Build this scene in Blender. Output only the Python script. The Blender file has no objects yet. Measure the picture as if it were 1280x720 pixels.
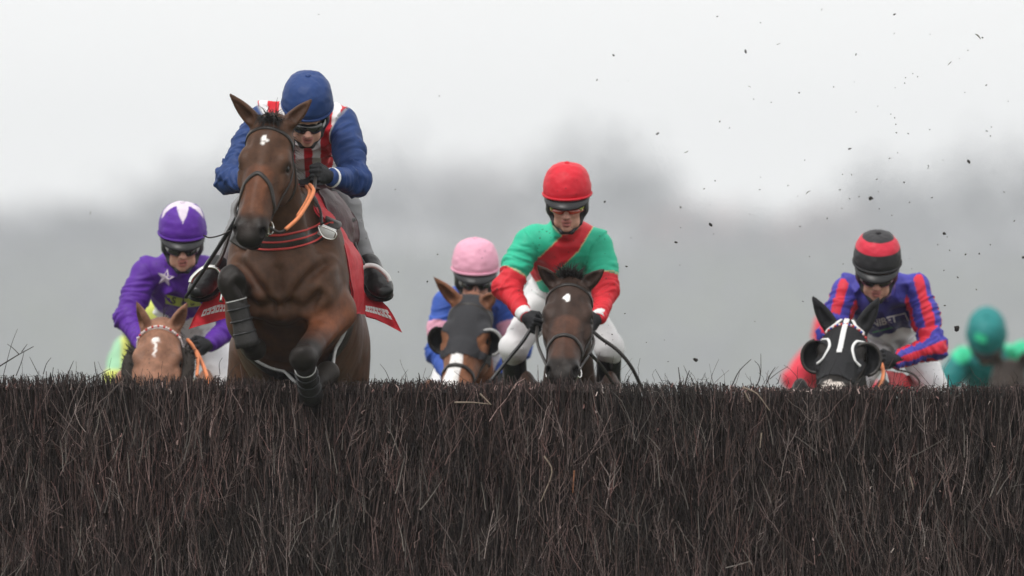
import bpy, math, random
import numpy as np
from mathutils import Vector, Matrix
from mathutils.bvhtree import BVHTree
random.seed(7); RNG = np.random.default_rng(11)
R = math.radians
scn = bpy.context.scene
COL = scn.collection

# ------------------------------------------------------------------ camera
CAM_D, CAM_H, FPX = 45.0, 1.2, 12150.0          # metres from the fence, eye height, focal length in photo pixels
PITCH = math.atan((525 - 360) / FPX)
CAM = Vector((0, -CAM_D, CAM_H))
FWD = Vector((0, math.cos(PITCH), math.sin(PITCH))); UPV = Vector((0, -math.sin(PITCH), math.cos(PITCH)))
cam_d = bpy.data.cameras.new('camera'); cam = bpy.data.objects.new('camera', cam_d); COL.objects.link(cam)
cam.location = CAM; cam.rotation_euler = (R(90) + PITCH, 0, 0)
cam_d.sensor_width = 36; cam_d.lens = FPX / 1280 * 36
cam_d.clip_start = 0.5; cam_d.clip_end = 6000
cam_d.dof.use_dof = True; cam_d.dof.focus_distance = CAM_D + 0.75
cam_d.dof.aperture_fstop = cam_d.lens / 1000 / 0.18   # wide open long lens
ZOOM = None
if ZOOM:
    x0, y0, x1, y1 = ZOOM; k = 1280 / (x1 - x0)
    cam_d.lens *= k; cam_d.shift_x = ((x0 + x1) / 2 - 640) / 1280 * k; cam_d.shift_y = -((y0 + y1) / 2 - 360) / 1280 * k
    cam_d.dof.aperture_fstop *= k
scn.camera = cam

def at(px, py, y):
    """photo pixel -> the point of its sight line at depth y (metres behind the fence face)"""
    d = FWD + Vector(((px - 640) / FPX, 0, 0)) + UPV * ((360 - py) / FPX)
    return CAM + d * ((y + CAM_D) / d.y)

# ------------------------------------------------------------------ sky, sun, exposure
w = bpy.data.worlds.new('World'); scn.world = w; w.use_nodes = True
nt = w.node_tree; nt.nodes.clear()
sky = nt.nodes.new('ShaderNodeTexSky'); sky.sky_type = 'NISHITA'; sky.sun_disc = False
sky.sun_elevation = R(52); sky.sun_rotation = R(212); sky.dust_density = 6; sky.air_density = 1.5
hsv = nt.nodes.new('ShaderNodeHueSaturation'); hsv.inputs['Saturation'].default_value = 0.25
bg1 = nt.nodes.new('ShaderNodeBackground'); bg1.inputs[1].default_value = 0.05
bg2 = nt.nodes.new('ShaderNodeBackground'); bg2.inputs[0].default_value = (0.985, 0.98, 0.965, 1); bg2.inputs[1].default_value = 1.02
mx = nt.nodes.new('ShaderNodeMixShader'); mx.inputs[0].default_value = 0.9      # cloud deck hiding the clear sky
wo = nt.nodes.new('ShaderNodeOutputWorld')
nt.links.new(sky.outputs[0], hsv.inputs['Color']); nt.links.new(hsv.outputs[0], bg1.inputs[0])
nt.links.new(bg1.outputs[0], mx.inputs[1]); nt.links.new(bg2.outputs[0], mx.inputs[2]); nt.links.new(mx.outputs[0], wo.inputs[0])
sd = bpy.data.lights.new('sun', 'SUN'); sd.energy = 1.5; sd.angle = R(14); sd.color = (1, 0.97, 0.93)
sun = bpy.data.objects.new('sun', sd); COL.objects.link(sun); sun.rotation_euler = (R(38), 0, R(-32)); sun.location = (0, -20, 30)
scn.view_settings.view_transform = 'Standard'; scn.view_settings.look = 'None'
scn.view_settings.gamma = 1; scn.view_settings.exposure = 0.35; scn.view_settings.use_curve_mapping = False

# ------------------------------------------------------------------ materials
def mat(name, col=None, rough=0.6, attr=True, noise=0.0, nscale=40, bump=0.0, bscale=80, bstretch=(1, 1, 1), sheen=0.0, spec=0.4, coat=0.0, metal=0.0, speck=None, sub=0.0, ridged=False):
    m = bpy.data.materials.new(name); m.use_nodes = True; t = m.node_tree; N = t.nodes; L = t.links
    b = N['Principled BSDF']; b.inputs['Roughness'].default_value = rough
    b.inputs['Specular IOR Level'].default_value = spec; b.inputs['Metallic'].default_value = metal
    b.inputs['Sheen Weight'].default_value = sheen; b.inputs['Coat Weight'].default_value = coat; b.inputs['Coat Roughness'].default_value = 0.15
    if sub: b.inputs['Subsurface Weight'].default_value = sub; b.inputs['Subsurface Radius'].default_value = (0.01, 0.004, 0.002); b.inputs['Subsurface Scale'].default_value = 0.5
    tc = N.new('ShaderNodeTexCoord'); out = None
    if attr:
        a = N.new('ShaderNodeAttribute'); a.attribute_name = 'Col'; out = a.outputs['Color']
    else:
        c = N.new('ShaderNodeRGB'); c.outputs[0].default_value = (*col, 1); out = c.outputs[0]
    if noise:
        n = N.new('ShaderNodeTexNoise'); n.inputs['Scale'].default_value = nscale; n.inputs['Detail'].default_value = 5; n.inputs['Roughness'].default_value = 0.65
        L.new(tc.outputs['Object'], n.inputs['Vector'])
        r = N.new('ShaderNodeMapRange'); r.inputs[1].default_value = 0.3; r.inputs[2].default_value = 0.7; r.inputs[3].default_value = 1 - noise; r.inputs[4].default_value = 1 + noise
        L.new(n.outputs['Fac'], r.inputs[0])
        v = N.new('ShaderNodeVectorMath'); v.operation = 'SCALE'; L.new(out, v.inputs[0]); L.new(r.outputs[0], v.inputs['Scale']); out = v.outputs[0]
    if name == 'horse_coat':                           # clipped, damp coat: broad dull and shiny areas
        n3 = N.new('ShaderNodeTexNoise'); n3.inputs['Scale'].default_value = 5; n3.inputs['Detail'].default_value = 6; n3.inputs['Roughness'].default_value = .7; L.new(tc.outputs['Object'], n3.inputs['Vector'])
        r3 = N.new('ShaderNodeMapRange'); r3.inputs[1].default_value = .3; r3.inputs[2].default_value = .7; r3.inputs[3].default_value = .80; r3.inputs[4].default_value = 1.20; L.new(n3.outputs['Fac'], r3.inputs[0])
        v3 = N.new('ShaderNodeVectorMath'); v3.operation = 'SCALE'; L.new(out, v3.inputs[0]); L.new(r3.outputs[0], v3.inputs['Scale']); out = v3.outputs[0]
        r4 = N.new('ShaderNodeMapRange'); r4.inputs[1].default_value = .3; r4.inputs[2].default_value = .7; r4.inputs[3].default_value = .30; r4.inputs[4].default_value = .58; L.new(n3.outputs['Fac'], r4.inputs[0]); L.new(r4.outputs[0], b.inputs['Roughness'])
    if speck:                                          # mud flecks thrown up by the field
        sc, th, sc_col = speck
        vo = N.new('ShaderNodeTexVoronoi'); vo.inputs['Scale'].default_value = sc; vo.inputs['Randomness'].default_value = 1
        L.new(tc.outputs['Object'], vo.inputs['Vector'])
        n2 = N.new('ShaderNodeTexNoise'); n2.inputs['Scale'].default_value = sc * 0.22; L.new(tc.outputs['Object'], n2.inputs['Vector'])
        mu = N.new('ShaderNodeMath'); mu.operation = 'MULTIPLY_ADD'; mu.inputs[1].default_value = -0.55; mu.inputs[2].default_value = th + 0.275; L.new(n2.outputs['Fac'], mu.inputs[0])
        lt = N.new('ShaderNodeMath'); lt.operation = 'LESS_THAN'; L.new(vo.outputs['Distance'], lt.inputs[0]); L.new(mu.outputs[0], lt.inputs[1])
        mxn = N.new('ShaderNodeMix'); mxn.data_type = 'RGBA'; L.new(lt.outputs[0], mxn.inputs['Factor']); L.new(out, mxn.inputs['A']); mxn.inputs['B'].default_value = (*sc_col, 1); out = mxn.outputs['Result']
    L.new(out, b.inputs['Base Color'])
    if bump:
        mp = N.new('ShaderNodeMapping'); mp.inputs['Scale'].default_value = bstretch; L.new(tc.outputs['Object'], mp.inputs['Vector'])
        n = N.new('ShaderNodeTexNoise'); n.inputs['Scale'].default_value = bscale; n.inputs['Detail'].default_value = 4
        if ridged: n.noise_type = 'RIDGED_MULTIFRACTAL'; n.inputs['Detail'].default_value = 2.5; n.inputs['Distortion'].default_value = 0.6
        L.new(mp.outputs[0], n.inputs['Vector'])
        bu = N.new('ShaderNodeBump'); bu.inputs['Strength'].default_value = bump; bu.inputs['Distance'].default_value = 0.01; L.new(n.outputs['Fac'], bu.inputs['Height']); L.new(bu.outputs[0], b.inputs['Normal'])
    return m
MUD = (0.03, 0.024, 0.02)
M = dict(
    coat=mat('horse_coat', rough=0.42, noise=0.25, nscale=20, bump=0.18, bscale=140, spec=0.15, speck=(34, 0.05, (0.045, 0.036, 0.028))),
    silk=mat('racing_silk', rough=0.55, noise=0.07, nscale=9, bump=1.0, bscale=7.5, bstretch=(1, 1, 1.5), spec=0.25, speck=(38, 0.075, MUD), ridged=True),
    helmet=mat('helmet_cover', rough=0.5, noise=0.06, nscale=14, bump=0.3, bscale=9, spec=0.22, speck=(42, 0.045, MUD), ridged=True),
    black=mat('black_plastic', (0.012, 0.012, 0.014), 0.38, False, 0.2, 60, 0.08),
    goggle=mat('goggle_lens', (0.01, 0.01, 0.012), 0.08, False, spec=0.6, coat=0.6),
    glove=mat('black_glove', (0.012, 0.012, 0.014), 0.6, False, 0.3, 80, 0.4, 160, spec=0.25),
    boot=mat('black_boot', (0.010, 0.010, 0.011), 0.3, False, 0.3, 40, 0.35, 45),
    leather=mat('black_leather', (0.02, 0.016, 0.014), 0.4, False, 0.3, 90, 0.2, 120),
    steel=mat('bit_steel', (0.75, 0.74, 0.72), 0.22, False, metal=1.0),
    white=mat('white_cloth', (0.72, 0.72, 0.72), 0.6, False, 0.06, 60, 0.2, 90),
    red=mat('red_cloth', (0.52, 0.018, 0.03), 0.6, False, 0.1, 40, 0.3, 60),
    redline=mat('red_piping', (0.5, 0.05, 0.045), 0.6, False, 0.1, 60),
    maroon=mat('maroon_leather', (0.05, 0.008, 0.012), 0.5, False, 0.25, 40, 0.2, 60),
    orange=mat('orange_rubber', (0.72, 0.24, 0.10), 0.6, False, 0.15, 60, 0.3, 200),
    boothi=mat('tendon_boot', (0.020, 0.018, 0.018), 0.55, False, 0.25, 50, 0.3, 120),
    hoof=mat('hoof_horn', (0.03, 0.025, 0.022), 0.45, False, 0.3, 40, 0.2, 80),
    eye=mat('horse_eye', (0.008, 0.005, 0.004), 0.15, False, spec=0.18),
    hair=mat('horse_hair', (0.012, 0.009, 0.008), 0.45, False, 0.3, 60),
    hood=mat('hood_cloth', (0.014, 0.014, 0.016), 0.65, False, 0.25, 120, 0.4, 260, spec=0.2),
    mesh=mat('mesh_hood_cloth', (0.035, 0.035, 0.04), 0.6, False, 0.25, 200, 0.5, 400, spec=0.25),
    lilac=mat('lilac_print', (0.66, 0.58, 0.66), 0.6, False, 0.1, 60),
    logo_blue=mat('blue_bead', (0.03, 0.06, 0.35), 0.4, False, 0.1, 60),
    fleece=mat('dark_sheepskin', (0.03, 0.024, 0.02), 0.9, False, 0.3, 90),
    lime=mat('lime_patch', (0.42, 0.5, 0.08), 0.6, False, 0.1, 60),
    ink=mat('dark_ink', (0.03, 0.03, 0.04), 0.6, False, 0.1, 60),
    logo_green=mat('green_print', (0.06, 0.30, 0.14), 0.6, False, 0.1, 60),
    pearl=mat('white_beads', (0.7, 0.6, 0.58), 0.35, False, 0.15, 60),
    mud=mat('wet_mud', (0.02, 0.016, 0.013), 0.7, False, 0.4, 120, 0.6, 200),
    straw=mat('dry_grass', (0.07, 0.065, 0.035), 0.7, False, 0.3, 120),
    twig=mat('birch_twig', rough=0.7, noise=0.3, nscale=60, spec=0.25),
    core=mat('packed_birch', (0.015, 0.010, 0.009), 0.9, False, 0.5, 40, 0.8, 60, bstretch=(1, 1, 0.1), spec=0.1),
)

# ------------------------------------------------------------------ object helpers
def empty(name, loc, label, cat, group=None):
    o = bpy.data.objects.new(name, None); COL.objects.link(o); o.location = loc; o.empty_display_size = 0.2
    o['label'] = label; o['category'] = cat
    if group: o['group'] = group
    return o
def origin(o):
    v = Vector((0, 0, 0))
    while o is not None: v += o.location; o = o.parent
    return v
def link_mesh(name, V, F, material, parent=None, C=None, smooth=True):
    """V in world metres; stored relative to the parent's base"""
    V = np.asarray(V, dtype=np.float32)
    if parent is not None: V = V - np.array(origin(parent), dtype=np.float32)
    me = bpy.data.meshes.new(name)
    if isinstance(F, np.ndarray):
        n = F.shape[1]; me.vertices.add(len(V)); me.vertices.foreach_set('co', V.ravel())
        me.loops.add(F.size); me.loops.foreach_set('vertex_index', F.astype(np.int32).ravel())
        me.polygons.add(len(F)); me.polygons.foreach_set('loop_start', np.arange(0, F.size, n, dtype=np.int32))
        me.polygons.foreach_set('loop_total', np.full(len(F), n, dtype=np.int32)); me.update(calc_edges=True)
    else:
        me.from_pydata([tuple(v) for v in V], [], F)
    if C is not None:
        a = me.attributes.new('Col', 'FLOAT_COLOR', 'POINT'); cc = np.ones((len(V), 4), dtype=np.float32); cc[:, :3] = C; a.data.foreach_set('color', cc.ravel())
    if smooth: me.polygons.foreach_set('use_smooth', np.ones(len(me.polygons), dtype=bool))
    me.materials.append(material); me.update()
    o = bpy.data.objects.new(name, me); COL.objects.link(o); o.parent = parent
    return o

def catmull(P, n=8, closed=False):
    P = np.array([tuple(p) for p in P], dtype=float); m = len(P); out = []
    for i in range(m if closed else m - 1):
        g = (lambda j: P[j % m]) if closed else (lambda j: P[min(max(j, 0), m - 1)])
        a, b, c, d = g(i - 1), g(i), g(i + 1), g(i + 2)
        if not closed and i == 0: a = 2 * b - c
        if not closed and i == m - 2: d = 2 * c - b
        for t in np.arange(n) / n:
            out.append(0.5 * (2 * b + (c - a) * t + (2 * a - 5 * b + 4 * c - d) * t * t + (3 * b - a - 3 * c + d) * t ** 3))
    if not closed: out.append(P[-1])
    return np.array(out)
def norm(v): return v / (np.linalg.norm(v, axis=-1, keepdims=True) + 1e-9)
def frames(C, closed=False, hint=(0, 0, 1)):
    T = norm(np.gradient(C, axis=0)) if not closed else norm(np.roll(C, -1, 0) - np.roll(C, 1, 0))
    up = np.array(hint, float); Ns = []
    for t in T:
        n = up - t * np.dot(up, t)
        if np.linalg.norm(n) < 1e-4: n = np.cross(t, (0.3, 0.9, 0.1))
        n = n / np.linalg.norm(n); Ns.append(n); up = n
    return T, np.array(Ns)
def sweep(name, pts, sec, material, parent, n=8, closed=False, hint=(0, 0, 1), radii=None, normals=None, spline=True):
    """sweep a closed section [(side, normal)] along a path"""
    C = catmull(pts, n, closed) if spline else np.array([tuple(p) for p in pts], float)
    T, Nn = frames(C, closed, hint)
    if normals is not None: Nn = norm(normals - T * np.sum(normals * T, -1, keepdims=True))
    S = np.cross(T, Nn); m = len(sec); rad = np.ones(len(C)) if radii is None else np.interp(np.linspace(0, 1, len(C)), np.linspace(0, 1, len(radii)), radii)
    V = []; F = []
    for i in range(len(C)):
        for a, b in sec: V.append(C[i] + S[i] * a * rad[i] + Nn[i] * b * rad[i])
    k = len(C)
    for i in range(k if closed else k - 1):
        for j in range(m):
            a, b = i * m + j, i * m + (j + 1) % m; c, d = ((i + 1) % k) * m + (j + 1) % m, ((i + 1) % k) * m + j
            F.append((a, b, c, d))
    if not closed: F.append(tuple(range(m))[::-1]); F.append(tuple((k - 1) * m + j for j in range(m)))
    return link_mesh(name, V, F, material, parent)
def circ(r, m=7): return [(r * math.cos(2 * math.pi * j / m), r * math.sin(2 * math.pi * j / m)) for j in range(m)]
def flat(w, t): return [(-w / 2, 0), (-w / 2 * 0.9, t), (w / 2 * 0.9, t), (w / 2, 0), (w / 2 * 0.9, -t * 0.6), (-w / 2 * 0.9, -t * 0.6)]
def rope(name, pts, r, material, parent, n=8, **k): return sweep(name, pts, circ(r), material, parent, n, **k)
def strap(name, pts, bvh, width, thick, material, parent, off=0.002, n=10, closed=False):
    """a strap laid on a body's surface"""
    C = catmull(pts, n, closed); P = []; Nn = []
    for c in C:
        p, nn, _, _ = bvh.find_nearest(Vector(c)); P.append(np.array(p) + np.array(nn) * off); Nn.append(np.array(nn))
    P = np.array(P); Nn = np.array(Nn)
    for _ in range(3):
        if closed: Nn = norm((np.roll(Nn, 1, 0) + 2 * Nn + np.roll(Nn, -1, 0))); P = (np.roll(P, 1, 0) + 2 * P + np.roll(P, -1, 0)) / 4
        else:
            Nn[1:-1] = norm(Nn[:-2] + 2 * Nn[1:-1] + Nn[2:]); P[1:-1] = (P[:-2] + 2 * P[1:-1] + P[2:]) / 4
    return sweep(name, P, flat(width, thick), material, parent, 1, closed, normals=Nn, spline=False)
def ring(name, c, r, t, axis, material, parent, n=18):
    axis = norm(np.array(axis, float)); a = norm(np.cross(axis, (0.2, 0.3, 0.9))); b = np.cross(axis, a); c = np.array(tuple(c))
    return sweep(name, [c + r * (a * math.cos(q) + b * math.sin(q)) for q in np.linspace(0, 2 * math.pi, n, endpoint=False)], circ(t, 6), material, parent, 1, True, hint=tuple(axis), spline=False)
def ball(name, c, r, material, parent, seg=14, rot=None):
    V = []; F = []; rr = np.array(r if hasattr(r, '__len__') else (r,) * 3)
    for i in range(seg + 1):
        for j in range(seg):
            th, ph = math.pi * i / seg, 2 * math.pi * j / seg; v = rr * np.array((math.sin(th) * math.cos(ph), math.sin(th) * math.sin(ph), math.cos(th)))
            V.append((rot @ v if rot is not None else v) + np.array(tuple(c)))
    for i in range(seg):
        for j in range(seg): F.append((i * seg + j, (i + 1) * seg + j, (i + 1) * seg + (j + 1) % seg, i * seg + (j + 1) % seg))
    return link_mesh(name, V, F, material, parent)

# ------------------------------------------------------------------ value noise
_tab = RNG.random((64, 64, 64)).astype(np.float32)
def vnoise(P):
    i = np.floor(P).astype(int); f = P - i; f = f * f * (3 - 2 * f); o = 0
    for a in (0, 1):
        for b in (0, 1):
            for c in (0, 1):
                wgt = (f[:, 0] if a else 1 - f[:, 0]) * (f[:, 1] if b else 1 - f[:, 1]) * (f[:, 2] if c else 1 - f[:, 2])
                o = o + wgt * _tab[(i[:, 0] + a) % 64, (i[:, 1] + b) % 64, (i[:, 2] + c) % 64]
    return o * 2 - 1

# ------------------------------------------------------------------ soft bodies: blended solids -> one continuous skin
def A3(v): return np.array(tuple(v), dtype=np.float32)
class Body:
    def __init__(s): s.p = []
    def _add(s, kind, lo, hi, prm, k, col, tag, op, kc):
        m = k + 0.03
        s.p.append(dict(t=kind, lo=np.array(lo) - m, hi=np.array(hi) + m, a=prm, k=max(k, 1e-4), col=col, tag=tag, op=op, kc=kc if kc else max(k, 0.004)))
    def cone(s, a, b, ra, rb, k=0.03, col=None, tag=0, op='+', kc=None):
        a, b = A3(a), A3(b); s._add('c', np.minimum(a - ra, b - rb), np.maximum(a + ra, b + rb), (a, b, ra, rb), k, col, tag, op, kc)
    def ell(s, c, r, rot=None, k=0.03, col=None, tag=0, op='+', kc=None):
        c = A3(c); r = np.array(r, dtype=np.float32); rot = np.eye(3, dtype=np.float32) if rot is None else np.array(rot, dtype=np.float32)
        e = np.sqrt(((rot * r[None, :]) ** 2).sum(1)); s._add('e', c - e, c + e, (c, r, rot), k, col, tag, op, kc)
    def tube(s, pts, rad, side, k=0.03, col=None, tag=0, n=4, kc=None):
        """elliptical sections: rad = [(half width along side, half depth)]"""
        C = catmull(pts, n); rr = np.array(rad, float); u = np.linspace(0, 1, len(C)); v = np.linspace(0, 1, len(rr))
        rx, ry = np.interp(u, v, rr[:, 0]), np.interp(u, v, rr[:, 1])
        for _ in range(2):
            rx[1:-1] = (rx[:-2] + 2 * rx[1:-1] + rx[2:]) / 4; ry[1:-1] = (ry[:-2] + 2 * ry[1:-1] + ry[2:]) / 4
        m = np.maximum(rx, ry)[:, None]
        s._add('t', (C - m).min(0), (C + m).max(0), (C.astype(np.float32), rx, ry, norm(A3(side))), k, col, tag, '+', kc)
    @staticmethod
    def ev(p, X, Y, Z):
        if p['t'] == 'c':
            a, b, ra, rb = p['a']; d = b - a; L = float(d @ d) + 1e-9
            x, y, z = X - a[0], Y - a[1], Z - a[2]; t = np.clip((x * d[0] + y * d[1] + z * d[2]) / L, 0, 1)
            return np.sqrt((x - t * d[0]) ** 2 + (y - t * d[1]) ** 2 + (z - t * d[2]) ** 2) - (ra + (rb - ra) * t)
        if p['t'] == 'e':
            c, r, q = p['a']; x, y, z = X - c[0], Y - c[1], Z - c[2]; k0 = 0; k1 = 0
            for i in range(3):
                l = (x * q[0, i] + y * q[1, i] + z * q[2, i]) / r[i]; k0 = k0 + l * l; k1 = k1 + (l / r[i]) ** 2
            k0 = np.sqrt(k0); return k0 * (k0 - 1) / (np.sqrt(k1) + 1e-6)
        C, rx, ry, side = p['a']; out = None
        for i in range(len(C) - 1):
            a = C[i]; d = C[i + 1] - a; L = float(d @ d) + 1e-9; T = d / math.sqrt(L)
            s_ = side - T * float(side @ T); s_ = s_ / np.linalg.norm(s_); n_ = np.cross(T, s_)
            x, y, z = X - a[0], Y - a[1], Z - a[2]; t = np.clip((x * d[0] + y * d[1] + z * d[2]) / L, 0, 1)
            x, y, z = x - t * d[0], y - t * d[1], z - t * d[2]
            A, B = rx[i] + (rx[i + 1] - rx[i]) * t, ry[i] + (ry[i + 1] - ry[i]) * t; m = np.minimum(A, B)
            l0, l1, l2 = (x * s_[0] + y * s_[1] + z * s_[2]) / A, (x * n_[0] + y * n_[1] + z * n_[2]) / B, (x * T[0] + y * T[1] + z * T[2]) / m
            k0 = np.sqrt(l0 * l0 + l1 * l1 + l2 * l2); k1 = np.sqrt((l0 / A) ** 2 + (l1 / B) ** 2 + (l2 / m) ** 2)
            dd = np.where(k0 > 1e-4, k0 * (k0 - 1) / (k1 + 1e-6), -m)
            out = dd if out is None else np.minimum(out, dd)
        return out
    def bounds(s):
        q = [p for p in s.p if p['op'] == '+']
        return np.min([p['lo'] for p in q], 0), np.max([p['hi'] for p in q], 0)
    def skin(s, ax, smooth=2):
        """narrow-band field on a rectilinear grid, then surface nets"""
        xs, ys, zs = [a.astype(np.float32) for a in ax]
        D = np.full((len(xs), len(ys), len(zs)), 1.0, dtype=np.float32)
        for p in s.p:
            sl = tuple(slice(max(np.searchsorted(c, p['lo'][i]) - 1, 0), np.searchsorted(c, p['hi'][i]) + 1) for i, c in enumerate((xs, ys, zs)))
            X, Y, Z = xs[sl[0]][:, None, None], ys[sl[1]][None, :, None], zs[sl[2]][None, None, :]
            if 0 in (X.size, Y.size, Z.size): continue
            d = s.ev(p, X, Y, Z); k = p['k']; g = D[sl]
            if p['op'] == '+':
                h = np.maximum(k - np.abs(g - d), 0) / k; D[sl] = np.minimum(g, d) - h * h * k * 0.25
            else:
                h = np.maximum(k - np.abs(g + d), 0) / k; D[sl] = np.maximum(g, -d) + h * h * k * 0.25
        I = D < 0; n = np.zeros(tuple(c - 1 for c in D.shape), dtype=np.int8)
        for a in (0, 1):
            for b in (0, 1):
                for c in (0, 1): n += I[a:a + n.shape[0], b:b + n.shape[1], c:c + n.shape[2]]
        act = (n > 0) & (n < 8); ci = np.argwhere(act); idx = np.full(act.shape, -1, dtype=np.int32); idx[act] = np.arange(len(ci))
        cor = [(a, b, c) for a in (0, 1) for b in (0, 1) for c in (0, 1)]
        val = np.stack([D[ci[:, 0] + a, ci[:, 1] + b, ci[:, 2] + c] for a, b, c in cor], 1)
        pos = np.stack([np.stack([xs[ci[:, 0] + a], ys[ci[:, 1] + b], zs[ci[:, 2] + c]], 1) for a, b, c in cor], 1)
        S = np.zeros((len(ci), 3), dtype=np.float32); W = np.zeros(len(ci), dtype=np.float32)
        for i in range(8):
            for j in range(i + 1, 8):
                if sum(abs(u - v) for u, v in zip(cor[i], cor[j])) != 1: continue
                mk = (val[:, i] < 0) != (val[:, j] < 0); t = val[:, i] / np.where(mk, val[:, i] - val[:, j], 1)
                S += np.where(mk[:, None], pos[:, i] + (pos[:, j] - pos[:, i]) * t[:, None], 0); W += mk
        V = S / W[:, None]; Fs = []
        for axis in range(3):
            lo = [slice(None)] * 3; hi = [slice(None)] * 3; lo[axis] = slice(0, -1); hi[axis] = slice(1, None)
            a, b = I[tuple(lo)], I[tuple(hi)]; e = np.argwhere(a != b); o = [q for q in range(3) if q != axis]
            e = e[(e[:, o[0]] > 0) & (e[:, o[1]] > 0) & (e[:, o[0]] < D.shape[o[0]] - 1) & (e[:, o[1]] < D.shape[o[1]] - 1)]
            def cell(u, v):
                q = e.copy(); q[:, o[0]] -= u; q[:, o[1]] -= v; return idx[q[:, 0], q[:, 1], q[:, 2]]
            q = np.stack([cell(1, 1), cell(0, 1), cell(0, 0), cell(1, 0)], 1); fl = a[tuple(e.T)]
            if axis == 1: fl = ~fl
            q[~fl] = q[~fl][:, ::-1]; Fs.append(q)
        F = np.concatenate(Fs); F = F[(F >= 0).all(1)]
        e = np.concatenate([F[:, [0, 1]], F[:, [1, 2]], F[:, [2, 3]], F[:, [3, 0]]])
        for it in range(smooth * 2):
            cnt = np.bincount(e[:, 0], minlength=len(V)) + np.bincount(e[:, 1], minlength=len(V)); cnt = np.maximum(cnt, 1)
            avg = np.stack([np.bincount(e[:, 0], V[e[:, 1], c], len(V)) + np.bincount(e[:, 1], V[e[:, 0], c], len(V)) for c in range(3)], 1) / cnt[:, None]
            V = V + (avg - V) * (0.5 if it % 2 == 0 else -0.52)        # smooth without shrinking
        return V.astype(np.float32), F
    def paint(s, V):
        dv = np.full(len(V), 1.0, dtype=np.float32); C = np.zeros((len(V), 3), dtype=np.float32) + 0.1; best = dv.copy(); tag = np.zeros(len(V), dtype=np.int16)
        for p in s.p:
            m = np.where(((V >= p['lo']) & (V <= p['hi'])).all(1))[0]
            if not len(m): continue
            d = s.ev(p, V[m, 0], V[m, 1], V[m, 2]); k = p['k']; kc = p['kc']; g = dv[m]
            if p['op'] == '+':
                if p['col'] is not None:
                    h = np.clip(0.5 + 0.5 * (g - d) / kc, 0, 1)[:, None]; C[m] = C[m] * (1 - h) + np.array(p['col'], dtype=np.float32) * h
                bt = d < best[m]; tag[m[bt]] = p['tag']; best[m[bt]] = d[bt]
                h = np.maximum(k - np.abs(g - d), 0) / k; dv[m] = np.minimum(g, d) - h * h * k * 0.25
            else:
                if p['col'] is not None:
                    h = np.clip(0.5 - 0.5 * d / kc, 0, 1)[:, None]; C[m] = C[m] * (1 - h) + np.array(p['col'], dtype=np.float32) * h
        return C, tag
def axis(lo, hi, zones, coarse):
    """grid coordinates: fine inside the zones [(a, b, step)], coarse elsewhere"""
    out = [lo]
    while out[-1] < hi:
        x = out[-1]; st = coarse
        for a, b, h in zones:
            if a <= x <= b: st = min(st, h)
        out.append(x + st)
    return np.array(out)
def vnormals(V, F):
    n = np.cross(V[F[:, 2]] - V[F[:, 0]], V[F[:, 3]] - V[F[:, 1]]); N = np.stack([sum(np.bincount(F[:, j], n[:, c], len(V)) for j in range(4)) for c in range(3)], 1)
    return norm(N)
def bvh_of(V, F): return BVHTree.FromPolygons([tuple(v) for v in V.tolist()], F.tolist())
# ------------------------------------------------------------------ frames
class Frame:
    def __init__(s, o, a, b):
        """origin, first axis, second axis made square to it; third = first x second"""
        s.o = A3(o); s.a = norm(A3(a)); bb = A3(b); s.b = norm(bb - s.a * float(bb @ s.a)); s.c = np.cross(s.a, s.b)
        s.m = np.stack([s.a, s.b, s.c], 1)
    def __call__(s, x, y, z): return s.o + s.a * x + s.b * y + s.c * z
    def loc(s, V): return (V - s.o) @ s.m
    def d(s, x, y, z): return s.a * x + s.b * y + s.c * z
def pix(V):
    q = V - np.array(CAM); dep = q @ np.array(FWD)
    return 640 + FPX * q[:, 0] / dep, 360 - FPX * (q @ np.array(UPV)) / dep
def sstep(a, b, x): t = np.clip((x - a) / (b - a), 0, 1); return t * t * (3 - 2 * t)

def tuft(name, roots, dirs, length, r, n, material, parent, droop=0.5, spread=0.25, seed=1):
    """hair: many thin tapering locks"""
    rg = np.random.default_rng(seed); V = []; F = []
    roots = np.array([tuple(p) for p in roots]); dirs = np.array([tuple(p) for p in dirs], float)
    for i in range(n):
        t = rg.random() * (len(roots) - 1); j = int(t); f = t - j; j2 = min(j + 1, len(roots) - 1)
        p = roots[j] * (1 - f) + roots[j2] * f + rg.normal(0, 0.006, 3); d = norm(dirs[j] * (1 - f) + dirs[j2] * f + rg.normal(0, spread, 3))
        L = length * rg.uniform(0.5, 1.15); s = norm(np.cross(d, rg.normal(0, 1, 3))); s2 = np.cross(d, s); b0 = len(V); rr = r * rg.uniform(0.6, 1.3)
        for q in range(5):
            u = q / 4
            for a in range(3): V.append(p + (s * math.cos(a * 2.09) + s2 * math.sin(a * 2.09)) * rr * (1 - u * 0.85))
            d = norm(d + np.array((0, 0, -droop * 0.25)) + rg.normal(0, 0.06, 3)); p = p + d * L / 4
        for q in range(4):
            for a in range(3): F.append((b0 + q * 3 + a, b0 + q * 3 + (a + 1) % 3, b0 + q * 3 + 3 + (a + 1) % 3, b0 + q * 3 + 3 + a))
    return link_mesh(name, V, np.array(F), material, parent)

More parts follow.
